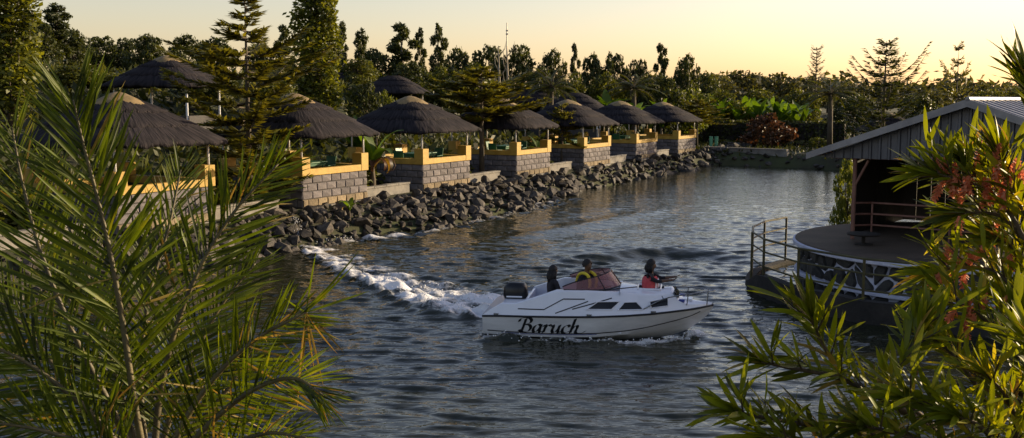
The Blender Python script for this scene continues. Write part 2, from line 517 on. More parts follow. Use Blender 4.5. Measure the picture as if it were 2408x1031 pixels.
TRAIL = wpath([(1170, 712), (1060, 690), (960, 672), (880, 648)])
SURGE = wpath([(700, 575), (760, 572), (850, 565), (960, 552), (1080, 528), (1200, 505), (1330, 470)])
OLD = wpath([(1260, 622), (1400, 606), (1560, 594), (1700, 602), (1830, 622)])
OLD2 = wpath([(980, 600), (1200, 560), (1430, 520), (1600, 480)])

def make_water():
    xs = np.concatenate([np.arange(-30, -14, 0.3), np.arange(-14, 16, 0.075), np.arange(16, 34, 0.22)])
    ys = [8.0]
    while ys[-1] < 88: ys.append(ys[-1] + max(0.05, 0.0042 * (ys[-1] - 3)))
    ys = np.array(ys)
    X, Y = np.meshgrid(xs, ys)
    r = np.random.default_rng(3)
    Z = np.zeros_like(X)
    calm = 0.75 + 0.25 * np.sin(X * 0.31 + 1.0) * np.cos(Y * 0.23)
    lams = 0.34 * (7.5 ** (np.arange(84) / 83.0))
    wt = np.exp(-((np.log(lams / 0.54)) / 0.48) ** 2) + 0.09
    wt *= 0.175 / math.sqrt(0.5 * np.sum(wt ** 2))
    for lam, sl in zip(lams, wt):
        kk = 2 * math.pi / lam
        th = R(-97) + r.normal(0, 0.42)
        fade = np.clip((lam / np.maximum(0.05, 0.0042 * (Y - 3)) - 2.2) / 2.2, 0, 1)
        ph = r.uniform(0, 6.28)
        arg = kk * (X * math.cos(th) + Y * math.sin(th)) + ph + 0.8 * np.sin(0.55 * X + ph) + 0.5 * np.sin(0.4 * Y + 2 * ph)
        Z += sl / kk * fade * (np.sin(arg) + 0.32 * np.cos(2 * arg))
    calm = calm * (1 - 0.52 * smooth01(28, 58, Y))
    Z *= calm * 1.1
    WIND = Z.copy()                                       # crests lean towards the camera shore
    foam = np.zeros_like(X)
    near = (Y < 60)
    def churn(amp, sc, seed):
        rr = np.random.default_rng(seed); q = np.zeros_like(X)
        for _ in range(14):
            a = rr.uniform(0, 6.28); l = sc * rr.uniform(0.6, 1.8)
            q += np.sin(6.28 / l * (X * math.cos(a) + Y * math.sin(a)) + rr.uniform(0, 6.28))
        return amp * q / 3.7
    c1 = churn(1, 0.55, 11); c2 = churn(1, 1.3, 12)
    d, s, f = poly_dist(X, Y, WAKE)                       # the steep breaking wave left by the turning boat
    grow = 0.35 + 0.65 * np.clip(1 - f, 0, 1)
    ridge = np.exp(-(d / 0.42) ** 2) * grow
    Z += 0.15 * ridge * (1 + 0.35 * c1)
    inside = np.where(s < 0, 1.0, 0.0)                    # churned water on the far side of the crest
    band = np.exp(-(np.maximum(0, d - 0.15) / (0.26 + 2.3 * (1 - f) ** 0.7 * (s < 0) + 0.35 * (s < 0))) ** 2)
    foam = np.maximum(foam, band * (0.44 + 0.22 * (1 - f) + 0.20 * c2 + 0.10 * c1 + 0.24 * np.exp(-(d / 0.40) ** 2)) * np.where(s < 0, 1.0, 0.85))
    Z += 0.028 * band * c1
    d, s, f = poly_dist(X, Y, TRAIL)
    b = np.exp(-(d / 0.95) ** 2)
    foam = np.maximum(foam, b * (0.90 - 0.35 * f + 0.14 * c2)); Z += b * (0.03 * c1 + 0.05 * c2)
    d, s, f = poly_dist(X, Y, SURGE)  # surge foam by the bank; also puts sun glints into the water colour
    b = np.exp(-(d / 0.7) ** 2)
    foam = np.maximum(foam, b * (0.58 - 0.26 * f + 0.20 * c2)); Z += b * (0.07 * c2 + 0.03 * c1)
    for P, a, w in ((OLD, 0.20, 0.55), (OLD2, 0.10, 0.8)):
        d, s, f = poly_dist(X, Y, P)
        e = np.sin(np.pi * np.clip(f, 0.02, 0.98))
        Z += a * e * (np.exp(-(d / w) ** 2) - 0.5 * np.exp(-((d - 1.5 * w) / w) ** 2))
    # bow and side wave along the hull
    d, s, f = poly_dist(X, Y, BOAT_SIDE)
    b = np.exp(-(d / 0.28) ** 2)
    foam = np.maximum(foam, b * (0.42 + 0.38 * np.clip(f, 0, 1) ** 1.3 + 0.14 * c2)); Z += b * (0.05 + 0.03 * c1)
    d, s, f = poly_dist(X, Y, BOAT_FAR)
    b = np.exp(-(d / 0.3) ** 2); foam = np.maximum(foam, b * 0.6); Z += b * 0.05
    # lapping along the stone bank
    e = lake_depth(X, Y)
    lap = np.exp(-((e - 0.2) / 0.35) ** 2) * (1 - smooth01(34, 48, Y))
    foam = np.maximum(foam, lap * (0.34 + 0.18 * c2))
    foam = np.clip(foam, 0, 1.2)
    # no water standing up through the hull
    mid = BOAT_LOC.xy; hx, hy = math.cos(BOAT_RZ), math.sin(BOAT_RZ)
    lx = (X - mid.x) * hx + (Y - mid.y) * hy; ly = -(X - mid.x) * hy + (Y - mid.y) * hx
    ins = (lx > 0.0) & (lx < 4.2) & (np.abs(ly) < 0.86 * np.clip((4.5 - lx) / 1.6, 0, 1) ** 0.6)
    Z = np.where(ins, -0.05, Z); foam = np.where(ins, 0, foam)
    ny, nx = X.shape
    i = np.arange(nx * ny).reshape(ny, nx)
    F = np.stack([i[:-1, :-1], i[:-1, 1:], i[1:, 1:], i[1:, :-1]], -1).reshape(-1, 4)
    me = np_mesh('lake_water', np.stack([X, Y - 1.7 * WIND * np.where(ins, 0, 1), Z], -1).reshape(-1, 3), F, M['water'], True)
    a = me.attributes.new('foam', 'FLOAT', 'POINT')
    a.data.foreach_set('value', foam.ravel().astype(np.float32))
    o = link('lake_water', me)
    tag(o, kind='structure')
    zi = lambda x, y: float(Z[min(ny - 1, np.searchsorted(ys, y)), min(nx - 1, np.searchsorted(xs, x))])
    return zi
BOAT_RZ = R(-10)
BOAT_LOC = on_z(1612, 790, 0) - Vector((math.cos(BOAT_RZ), math.sin(BOAT_RZ), 0)) * 4.2
def boat_pt(x, y, z=0):
    c, s = math.cos(BOAT_RZ), math.sin(BOAT_RZ)
    return Vector((BOAT_LOC.x + c * x - s * y, BOAT_LOC.y + s * x + c * y, z))
BOAT_SIDE = [tuple(boat_pt(*q).xy) for q in ((0.1, -0.95), (1.0, -0.98), (2.0, -0.98), (3.0, -0.86), (3.7, -0.58), (4.25, -0.22), (4.4, -0.05))]
BOAT_FAR = [tuple(boat_pt(*q).xy) for q in ((0.1, 0.95), (2.0, 0.98), (3.0, 0.86), (3.7, 0.58), (4.4, 0.05))]
water_z = make_water()
# ------------------------------------------------------------------ stone bank
def rock_mesh(seed):
    r = random.Random(seed)
    bm = bmesh.new()
    sx, sy, sz = r.uniform(0.8, 1.3), r.uniform(0.7, 1.0), r.uniform(0.5, 0.8)
    for _ in range(15):
        v = Vector((r.gauss(0, 1), r.gauss(0, 1), r.gauss(0, 1))).normalized() * r.uniform(0.8, 1.0)
        bm.verts.new((v.x * sx, v.y * sy, v.z * sz))
    bmesh.ops.convex_hull(bm, input=bm.verts)
    for v in [v for v in bm.verts if not v.link_faces]: bm.verts.remove(v)
    me = bpy.data.meshes.new('stone'); bm.to_mesh(me); bm.free()
    me.materials.append(M['rock'])
    return me
ROCKS = [rock_mesh(s) for s in range(9)]
def make_bank():
    bank = empty('stone_bank', (0, 0, 0))
    tag(bank, kind='structure')
    spots = []
    t = -24.0
    while t < 58:
        near = 0.30 + 0.16 * max(0, t) / 58
        d = float(shore_d(t)) - .40
        while d < -0.20:
            tt, dd = t + random.uniform(-.16, .16), d + random.uniform(-.12, .12)
            x, y = P2 + RU * tt + RV * dd
            s = random.choice((.10, .14, .18, .22, .26, .34)) * random.uniform(.85, 1.2) * (near / 0.30)
            spots.append((x, y, s))
            d += near * 1.05
        t += near * 1.12
    x = 15.0
    while x < 31:                                       # the low far shore is darker earth with a few stones
        e = 78.5 - 0.85 * max(0, x - 15.5)
        for q in range(3):
            spots.append((x + random.uniform(-.4, .4), e + q * 0.8 + random.uniform(-.3, .5), random.uniform(.2, .36)))
        x += 0.9
    def key(q):
        px, py = to_px((q[0], q[1], 0.5))
        ok = -30 < px < 2440 and 250 < py < 1060
        return -(q[2] / q[1] if ok else 0)
    spots.sort(key=key)
    rest_v, rest_f, n = [], [], 0
    for i, (x, y, s) in enumerate(spots):
        px, py = to_px((x, y, 0.5))
        if not (-400 < px < 2500): continue
        mt = Matrix.Translation((x, y, gz(x, y) + s * 0.28)) @ Euler((random.uniform(-.7, .7), random.uniform(-.7, .7), random.uniform(0, 6.3))).to_matrix().to_4x4() @ Matrix.Scale(s, 4)
        me = random.choice(ROCKS)
        if i < 300: link('stone', me, bank, mtx=mt)
        else:
            rest_v += [tuple(mt @ v.co) for v in me.vertices]
            rest_f += [tuple(k + n for k in p.vertices) for p in me.polygons]
            n = len(rest_v)
    me = bpy.data.meshes.new('small_stones'); me.from_pydata(rest_v, [], rest_f); me.materials.append(M['rock'])
    o = link('small_stones', me, bank); tag(o, kind='stuff')
make_bank()

# ------------------------------------------------------------------ gazebos
S = 4.0                                                  # side of the square plan
def sup(q, e=4.2):
    c, s = math.cos(q), math.sin(q)
    return 1.0 / (abs(c) ** e + abs(s) ** e) ** (1 / e)
def thatch_mesh(seed, half=2.74, z_eave=2.72, z_top=4.12):
    r = random.Random(seed)
    n = 72
    tiers = [(0.17, 0.47, 0.0), (0.42, 0.74, -.05), (0.68, 1.0, -.09)]
    def prof(u): return z_top - (z_top - z_eave) * (0.62 * u + 0.38 * u * u)
    vs, fs, uvs = [], [], []
    for ti, (a, b, dz) in enumerate(tiers):
        rag = [r.uniform(-.018, .018) + 0.012 * math.sin(j * 1.7 + ti) for j in range(n)]
        us = [a, (a * 2 + b) / 3, (a + 2 * b) / 3, b, b + 0.002, b - 0.05]
        base = len(vs)
        for k, u in enumerate(us):
            for j in range(n):
                q = 2 * math.pi * (j + 0.5) / n
                e = 2.6 + 1.7 * u
                uu = u + (rag[j] if k >= 3 else 0)
                rad = half * uu * sup(q, e)
                z = prof(min(1.02, uu)) + dz + (0.09 if k < 4 else (-0.03 if k == 4 else -0.02)) + 0.018 * math.sin(j * 2.3 + k * 1.3)
                vs.append((rad * math.cos(q), rad * math.sin(q), z)); uvs.append((j / n, u * 1.5 + ti))
        for k in range(len(us) - 1):
            for j in range(n):
                fs.append((base + k * n + j, base + (k + 1) * n + j, base + (k + 1) * n + (j + 1) % n, base + k * n + (j + 1) % n))
    # underside
    base = len(vs)
    for k, u in enumerate((0.97, 0.1)):
        for j in range(n):
            q = 2 * math.pi * (j + 0.5) / n
            rad = half * u * sup(q, 2.6 + 1.7 * u)
            vs.append((rad * math.cos(q), rad * math.sin(q), prof(u) - 0.16)); uvs.append((j / n, u))
    for j in range(n): fs.append((base + j, base + (j + 1) % n, base + n + (j + 1) % n, base + n + j))
    me = bpy.data.meshes.new('thatched_roof'); me.from_pydata(vs, [], fs); me.materials.append(M['thatch'])
    uvl = me.uv_layers.new(name='UVMap')
    for p in me.polygons:
        idx = [me.loops[l].vertex_index for l in p.loop_indices]
        uu = [uvs[i][0] for i in idx]; wrap = max(uu) - min(uu) > 0.5
        for l, i in zip(p.loop_indices, idx):
            uvl.data[l].uv = (uvs[i][0] + (1 if wrap and uvs[i][0] < 0.5 else 0), uvs[i][1])
    me.polygons.foreach_set('use_smooth', [True] * len(me.polygons))
    bm = bmesh.new(); bm.from_mesh(me); bmesh.ops.recalc_face_normals(bm, faces=bm.faces); bm.to_mesh(me); bm.free()
    # loose straw along each tier edge
    f = MB()
    for ti, (a, b, dz) in enumerate(tiers):
        for j in range(260 if ti == 2 else 170):
            q = r.uniform(0, 6.283); u = b - r.uniform(0, .05)
            rad = half * u * sup(q, 2.6 + 1.7 * u)
            c, s = math.cos(q), math.sin(q)
            p = Vector((rad * c, rad * s, prof(u) + dz + 0.08))
            dwn = Vector((c * .8, s * .8, -r.uniform(.5, 1.0))).normalized() * r.uniform(.10, .24)
            w = Vector((-s, c, 0)) * r.uniform(.010, .022)
            jx = Vector((-s, c, 0)) * r.uniform(-.05, .05)
            f.add([p - w, p + w, p + dwn + jx], [(0, 1, 2)])
    return me, f.mesh('straw_fringe', M['straw'])

BLOCKS = []
def block_mesh(w, d, h, seed, m):
    r = random.Random(seed)
    mb = MB(); j = lambda a: r.uniform(-a, a)
    c = 0.022
    # chamfered front (towards -y)
    vs = [(0, 0, 0), (w, 0, 0), (w, 0, h), (0, 0, h)]
    fr = [(c + j(.012), -d + j(.014), c + j(.010)), (w - c + j(.012), -d + j(.014), c + j(.010)), (w - c + j(.012), -d + j(.014), h - c + j(.010)), (c + j(.012), -d + j(.014), h - c + j(.010))]
    ctr = (w / 2 + j(.05), -d - 0.012 + j(.012), h / 2 + j(.03))
    mb.add(vs + fr + [ctr], [(0, 1, 5, 4), (1, 2, 6, 5), (2, 3, 7, 6), (3, 0, 4, 7), (4, 5, 8), (5, 6, 8), (6, 7, 8), (7, 4, 8)])
    return mb.mesh('stone_block', m)
BW, BH = S / 7.0, 0.29
FULL = [block_mesh(BW - .025, .035, BH - .025, s, M['block']) for s in range(5)]
HALF = [block_mesh(BW / 2 - .025, .035, BH - .025, s, M['block']) for s in range(20, 23)]
RFULL = [block_mesh(BW - .02, .06, BH - .015, s, M['rough_block']) for s in range(40, 44)]
RHALF = [block_mesh(BW / 2 - .02, .06, BH - .015, s, M['rough_block']) for s in range(50, 52)]
ROOFS = [thatch_mesh(s) for s in (1, 2, 3)]

def cap_mesh():
    mb = MB(); n = 24; vs, fs = [], []
    for k, (u, z) in enumerate(((0.86, 3.80), (0.84, 3.86), (0.55, 4.07), (0.22, 4.22), (0.03, 4.27))):
        for j in range(n):
            q = 2 * math.pi * (j + .5) / n
            rr = u * sup(q, 3.2) * (1 + 0.05 * math.sin(4 * q + k * .4))
            zz = z + (0.035 * math.cos(4 * q) if k < 3 else 0)
            vs.append((rr * math.cos(q), rr * math.sin(q), zz))
    for k in range(4):
        for j in range(n): fs.append((k * n + j, k * n + (j + 1) % n, (k + 1) * n + (j + 1) % n, (k + 1) * n + j))
    fs.append(tuple(4 * n + j for j in range(n)))
    return mb.add(vs, fs).mesh('roof_cap', M['cap'], True)
CAP = cap_mesh()

def make_gazebo():
    """local x runs along the bank, y goes inland; origin at the front corner nearest the camera"""
    g = empty('thatched_gazebo')
    zb, zt = 1.20, 1.45                                   # block wall top, ledge top
    th = 0.2
    # mortar cores
    MB().box(0.03, S - 0.03, 0.03, th, -0.6, zb).build('wall', M['mortar'], g)
    MB().box(0.03, th, th + .003, S - th - .003, -0.6, zb).build('wall', M['mortar'], g)
    MB().box(S - th, S - 0.03, th + .003, S - th - .003, -0.6, zb).build('wall', M['mortar'], g)
    MB().box(0.03, S - 0.03, S - th, S - 0.03, -0.3, zb).build('wall', M['mortar'], g)
    # block courses on the water front and on the near flank
    for face in range(2):
        for row in range(4):
            z = zb - BH * (row + 1) + 0.012
            rough = (row == 3 and face == 0)
            A, B = (RFULL, RHALF) if rough else (FULL, HALF)
            off = 0 if row % 2 == 0 else -BW / 2
            x = off
            while x < S - 0.05:
                half = x < -0.01 or x + BW > S + 0.01
                me = random.choice(B if half else A)
                x0 = max(0, x) + 0.012
                if face == 0: link('stone_block', me, g, loc=(x0, 0.028, z))
                else: link('stone_block', me, g, loc=(0.028, S - x0, z), rot=(0, 0, -math.pi / 2))
                x += BW
    MB().box(-0.03, S + 0.03, -0.06, 0.027, -0.65, zb - 4 * BH).build('footing', M['concrete'], g, bevel=.015)
    # yellow ledges and corner pillars
    pw = 0.42
    for (a, b, c, d) in ((pw, S - pw, -0.035, th + .03), (pw, S - pw, S - th - .03, S + .035)):
        MB().box(a, b, c, d, zb + .002, zt).build('ledge', M['yellow'], g, bevel=.012)
    for (a, b) in ((-0.035, th + .03), (S - th - .03, S + .035)):
        MB().box(a, b, pw, S - pw, zb + .002, zt).build('ledge', M['yellow'], g, bevel=.012)
    pm = MB().box(-0.045, pw - .002, -0.045, pw - .002, zb + .001, 1.9).mesh('pillar', M['yellow'])
    lm = MB().box(-0.025, 0.025, -0.025, 0.025, -.65, zb - .002).mesh('corner_edge', M['concrete'])
    tm = MB().tube([(0, 0, 1.895), (0, 0, 2.80)], 0.042, 8).mesh('pole', M['white_metal'], True)
    for ax, ay in ((0, 0), (1, 0), (0, 1), (1, 1)):
        o = link('pillar', pm, g, loc=(ax * S, ay * S, 0), rot=(0, 0, [0, math.pi / 2, -math.pi / 2, math.pi][ax + 2 * ay]))
        b = o.modifiers.new('bevel', 'BEVEL'); b.width = .012; b.segments = 2
        link('pole', tm, g, loc=(abs(ax * S - .10), abs(ay * S - .10), 0))
    link('pole', tm, g, loc=(S / 2, S - .1, 0))
    for k in range(4):                                    # ring beam under the eaves
        a = [(.1, .1), (S - .1, .1), (S - .1, S - .1), (.1, S - .1)]
        p, q = a[k], a[(k + 1) % 4]
        MB().tube([(p[0], p[1], 2.80), (q[0], q[1], 2.80)], 0.05, 6).build('eave_beam', M['dark_wood'], g)
    for k in range(8):
        q = 2 * math.pi * (k + .5) / 8
        MB().tube([(S / 2 + 2.5 * math.cos(q), S / 2 + 2.5 * math.sin(q), 2.62), (S / 2 + .2 * math.cos(q), S / 2 + .2 * math.sin(q), 3.85)], 0.035, 5).build('rafter', M['dark_wood'], g)
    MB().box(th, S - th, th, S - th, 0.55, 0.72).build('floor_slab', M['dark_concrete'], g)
    rf = link('roof', ROOFS[0][0], g, loc=(S / 2, S / 2, 0))
    tag(link('straw_fringe', ROOFS[0][1], rf), kind='stuff')
    link('roof_cap', CAP, rf)
    return g

GP = 8.45
GLAB = ['thatched gazebo cut off by the left edge of the picture, behind the palm fronds',
        'wide thatched gazebo half hidden behind the palm fronds at left',
        'thatched gazebo with the largest lit yellow ledge, beside the palm fronds, conifer across its roof',
        'thatched gazebo with its whole broad roof in view, between dry banana leaves and layered conifer',
        'thatched gazebo with its roof top hidden by the layered conifer branches',
        'thatched gazebo standing third from the far end of the waterfront row',
        'thatched gazebo second from the far end of the waterfront row',
        'smallest thatched gazebo at the far end of the waterfront row, next to the clipped hedge']
GAZ = []
proto = make_gazebo()
for i in range(8):
    t = (i - 2) * GP + (-0.35 if i == 3 else 0)
    x, y = P2 + RU * t
    g = proto if i == 0 else copy_tree(proto)
    g.location = (x, y, BASE - 0.03 + 0.012 * i); g.rotation_euler = (0, 0, ROW + R([0, .5, 0, -.6, .4, 0, .5, -.4][i]))
    g.scale = (1, 1, 1.0 - .022 * max(0, i - 2))
    tag(g, GLAB[i], 'gazebo', 'thatched gazebos along the waterfront')
    GAZ.append(g)
    if i % 3:
        for ch in g.children:
            if ch.name.startswith('roof'):
                ch.data = ROOFS[i % 3][0]; ch.rotation_euler = (0, 0, math.pi / 2 * (i % 4))
                for c2 in ch.children:
                    if c2.name.startswith('straw'): c2.data = ROOFS[i % 3][1]

def gaz_pt(i, lx, ly, lz):
    g = GAZ[i]
    return Matrix.Translation(g.location) @ g.rotation_euler.to_matrix().to_4x4() @ Vector((lx, ly, lz * g.scale[2]))

# low walls that close the gaps along the front
ORD = ['leftmost', 'second', 'third', 'fourth', 'fifth', 'sixth', 'seventh', 'last']
def make_low_walls():
    for i in range(7):
        a = gaz_pt(i, S + 0.05, 0.35, 0); L = GP - S - 0.9
        w = empty('low_wall', (a.x, a.y, BASE - .35), ROW)
        MB().box(0, L, 0, 0.28, -.3, 0.72, 0.012).build('wall_body', M['concrete'], w, bevel=.02)
        n = 4
        for k in range(n):
            MB().box(k * L / n + .006, (k + 1) * L / n - .006, -0.03, 0.31, .7205, 0.80 + random.uniform(-.012, .012)).build('coping_stone', M['concrete'], w, bevel=.015)
        where = ['between the cut-off gazebo and the palm-hidden gazebo', 'just left of the gazebo with the largest lit yellow ledge', 'with a dark shadow at its end, in front of the dry banana plant',
                 'running out from the gazebo with the whole broad roof', 'right of the gazebo whose roof top the conifer hides', 'left of the second gazebo from the far end', 'short, left of the smallest far gazebo'][i]
        tag(w, 'low grey concrete wall ' + where, 'wall', 'low walls between the gazebos')
make_low_walls()

# furniture inside
def chair_proto():
    c = empty('green_chair')
    MB().box(-.24, .24, -.24, .22, .42, .47, .01).build('seat', M['green_paint'], c, bevel=.02)
    MB().prism([(-.25, .22, .46), (.25, .22, .46), (.25, .32, 1.02), (-.25, .32, 1.02)], (0, .045, .005)).build('backrest', M['green_paint'], c, bevel=.015)
    for sx in (-1, 1):
        for sy in (-1, 1):
            MB().tube([(sx * .24, sy * .22, 0), (sx * .21, sy * .19, .42)], .024, 6).build('leg', M['green_paint'], c)
        MB().tube([(sx * .25, -.2, .45), (sx * .26, -.2, .66), (sx * .26, .24, .68)], .02, 6).build('armrest', M['green_paint'], c)
    return c
def table_proto():
    t = empty('green_table')
    MB().box(-.95, .95, -.55, .55, .80, .86).build('table_top', M['green_paint'], t, bevel=.015)
    MB().box(-.9, .9, -.5, .5, .70, .799).build('apron', M['green_paint'], t)
    for sx in (-1, 1):
        for sy in (-1, 1): MB().tube([(sx * .8, sy * .42, 0), (sx * .8, sy * .42, .70)], .035, 6).build('leg', M['green_paint'], t)
    return t
CH, TB = chair_proto(), table_proto()
GNAME = {1: 'the palm-hidden gazebo', 2: 'the gazebo with the largest lit ledge', 3: 'the gazebo with the broad whole roof', 4: 'the gazebo under the layered conifer', 5: 'the gazebo third from the far end', 6: 'the gazebo second from the far end', 7: 'the smallest far gazebo'}
first = True
for i in range(2, 7):
    t = TB if i == 2 else copy_tree(TB)
    t.location = gaz_pt(i, 2.0, 1.7, .722); t.rotation_euler = (0, 0, ROW)
    tag(t, 'dark green table inside ' + GNAME[i], 'table', 'green tables in the gazebos')
    for j, (lx, ly, rz, w) in enumerate(((0.72, 1.6, 90, 'left of the table in '), (3.30, 1.5, -90, 'right of the table in '), (1.3, 2.85, 0, 'behind left of the table in '), (2.7, 2.85, 0, 'behind right of the table in '))):
        if i >= 5 and j > 1: continue
        c = CH if first else copy_tree(CH)
        first = False
        c.location = gaz_pt(i, lx, ly, .722); c.rotation_euler = (0, 0, ROW + R(rz + random.uniform(-6, 6)))
        tag(c, 'green chair ' + w + GNAME[i], 'chair', 'green chairs in the gazebos')

# thatched shelters further up the slope
def back_shelter(px, py_top, Y, sc, label, caps=True):
    p = at_y(px, py_top, Y)
    zg = gz(p.x, p.y)
    g = empty('thatched_shelter', (p.x, p.y, p.z - 4.4 * sc), ROW + R(20), (sc, sc, sc))
    low = min(zg - (p.z - 4.4 * sc), 1.6) / sc - .3
    rf = link('roof', random.choice(ROOFS)[0], g)
    if caps: link('roof_cap', CAP, rf)
    for ax in (-1, 1):
        for ay in (-1, 1):
            MB().tube([(ax * 1.9, ay * 1.9, low), (ax * 1.9, ay * 1.9, 3.0)], .06, 6).build('pole', M['white_metal'], g)
    for (x0, x1, y0, y1) in ((-1.9, 1.9, -2.0, -1.9), (-1.9, 1.9, 1.9, 2.0), (-2.0, -1.9, -1.9, 1.9)):
        MB().box(x0, x1, y0, y1, low, max(low + .4, 1.2)).build('low_wall', M['mortar'], g)
    tag(g, label, 'gazebo', 'thatched shelters up the slope')
back_shelter(392, 124, 53, 1.0, 'dark thatched shelter up the slope at left, under the skyline trees, with a pale cap')
back_shelter(796, 164, 84, .62, 'small dark thatched shelter at the right foot of the tall poplar', False)
back_shelter(925, 168, 78, .95, 'dark thatched shelter on the slope above the broad whole gazebo roof', False)
back_shelter(1252, 196, 84, .9, 'dark thatched shelter among conifer branches left of the near palm tree', False)
back_shelter(1352, 208, 82, 1.0, 'dark thatched shelter above the gazebo third from the far end', False)
back_shelter(2092, 262, 82, .9, 'dark thatched shelter with pale cap behind the metal roof slope')

# ------------------------------------------------------------------ stage building on its round stone platform
PC = Vector((12.0, 26.3, 0)); PR = 4.35; PZ = 1.27
def make_platform():
    g = empty('stone_platform', (PC.x, PC.y, 0))
    tag(g, 'round stage platform of dark stones with white mortar joints, standing in the lake', 'platform')
    MB().lathe([(PR - .06, -1.2), (PR - .06, PZ - .14)], 72).build('mortar_core', M['white_mortar'], g, True)
    MB().lathe([(PR + .10, PZ - .139), (PR + .12, PZ - .10), (PR + .12, PZ - .02), (PR + .09, PZ)], 72).build('floor_slab', M['stage_floor'], g)
    MB().lathe([(PR + .16, PZ - .15), (PR + .18, PZ - .13), (PR + .18, PZ - .05), (PR + .122, PZ - .03)], 72).build('rim', M['white_mortar'], g)
    MB().lathe([(PR + .05, .36), (PR + .12, .38), (PR + .12, .43), (PR + .05, .45)], 72).build('string_course', M['white_mortar'], g)
    r = random.Random(5)
    def clip(poly, px, pz, nx, nz):
        """keep the side of the polygon behind the line through (px, pz) with normal (nx, nz)"""
        out = []
        for k in range(len(poly)):
            a, c = poly[k], poly[(k + 1) % len(poly)]
            da = (a[0] - px) * nx + (a[1] - pz) * nz; dc = (c[0] - px) * nx + (c[1] - pz) * nz
            if da <= 0: out.append(a)
            if da * dc < 0:
                t = da / (da - dc); out.append((a[0] + (c[0] - a[0]) * t, a[1] + (c[1] - a[1]) * t))
        return out
    P = lambda s, z, rad: (rad * math.cos(s / PR), rad * math.sin(s / PR), z)
    for z0, z1, step, gap in ((.47, PZ - .17, .46, .034), (.0, .35, .36, .028)):
        s0, s1 = R(140) * PR, R(322) * PR
        rows = 2 if z1 - z0 > .5 else 1
        seeds = []
        for q in range(rows):
            s = s0 + q * step * .5
            while s < s1:
                seeds.append((s + r.uniform(-.16, .16), z0 + (z1 - z0) * (q + .5) / rows + r.uniform(-.12, .12)))
                s += step * r.uniform(.7, 1.35)
        for (sx, sz) in seeds:
            poly = [(sx - .6, z0), (sx + .6, z0), (sx + .6, z1), (sx - .6, z1)]
            for (tx, tz) in seeds:
                d = math.hypot(tx - sx, tz - sz)
                if 0 < d < 1.3:
                    nx, nz = (tx - sx) / d, (tz - sz) / d
                    poly = clip(poly, (sx + tx) / 2 - nx * gap, (sz + tz) / 2 - nz * gap, nx, nz)
                    if len(poly) < 3: break
            if len(poly) < 3: continue
            # round the corners off
            rp = []
            for k in range(len(poly)):
                a, c = poly[k], poly[(k + 1) % len(poly)]
                rp += [(a[0] * .78 + c[0] * .22, a[1] * .78 + c[1] * .22), (a[0] * .22 + c[0] * .78, a[1] * .22 + c[1] * .78)]
            k = len(rp); am = sum(p[0] for p in rp) / k; zm = sum(p[1] for p in rp) / k
            vs = [P(s, z, PR - .08) for s, z in rp] + [P(s, z, PR - .035) for s, z in rp] + [P(am + (s - am) * .86, zm + (z - zm) * .86, PR + .02 + r.uniform(0, .015)) for s, z in rp] + [P(am, zm, PR + .035 + r.uniform(0, .02))]
            fs = [(m * k + j, m * k + (j + 1) % k, m * k + k + (j + 1) % k, m * k + k + j) for m in range(2) for j in range(k)] + [(2 * k + j, 2 * k + (j + 1) % k, 3 * k) for j in range(k)]
            MB().add(vs, fs).build('stone', M['dark_stone'], g)
make_platform()
QC, QR = Vector((12.1, 26.3, 0)), 5.85
def ring_wall():
    mb = MB(); n = 60; a0, a1 = R(128), R(300)
    vs, fs = [], []
    for k in range(n + 1):
        a = a0 + (a1 - a0) * k / n
        top = 0.10 + 0.42 * float(smooth01(R(172), R(186), a)) + 0.02 * math.sin(k * .9)
        for rr, z in ((QR, -1.2), (QR, top), (QR - .26, top), (QR - .26, -1.2)):
            vs.append((rr * math.cos(a), rr * math.sin(a), z))
    for k in range(n):
        for j in range(4): fs.append((4 * k + j, 4 * k + (j + 1) % 4, 4 * k + 4 + (j + 1) % 4, 4 * k + 4 + j))
    fs += [(0, 1, 2, 3), (4 * n + 3, 4 * n + 2, 4 * n + 1, 4 * n)]
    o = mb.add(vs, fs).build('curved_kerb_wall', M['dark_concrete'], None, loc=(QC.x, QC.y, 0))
    tag(o, 'dark curved concrete kerb wall rising from the water around the stage platform', 'wall')
    g = empty('railing', (QC.x, QC.y, .5))
    tag(g, 'olive brown metal railing with three rails standing on the curved kerb wall', 'railing')
    rr = QR - .13
    angs = [R(q) for q in (132, 146, 160, 172, 186, 203, 222, 241, 258, 274)]
    P = lambda a, z: (rr * math.cos(a), rr * math.sin(a), z)
    for a in angs: MB().tube([P(a, -.01 if a > R(180) else -.42), P(a, .93)], .034, 6).build('post', M['rail'], g)
    for z in (.93, .60, .22):
        for a, b in zip(angs[:-1], angs[1:]):
            MB().tube([P(a, z), P(b, z)], .024 if z < .9 else .03, 6).build('rail', M['rail'], g)
ring_wall()

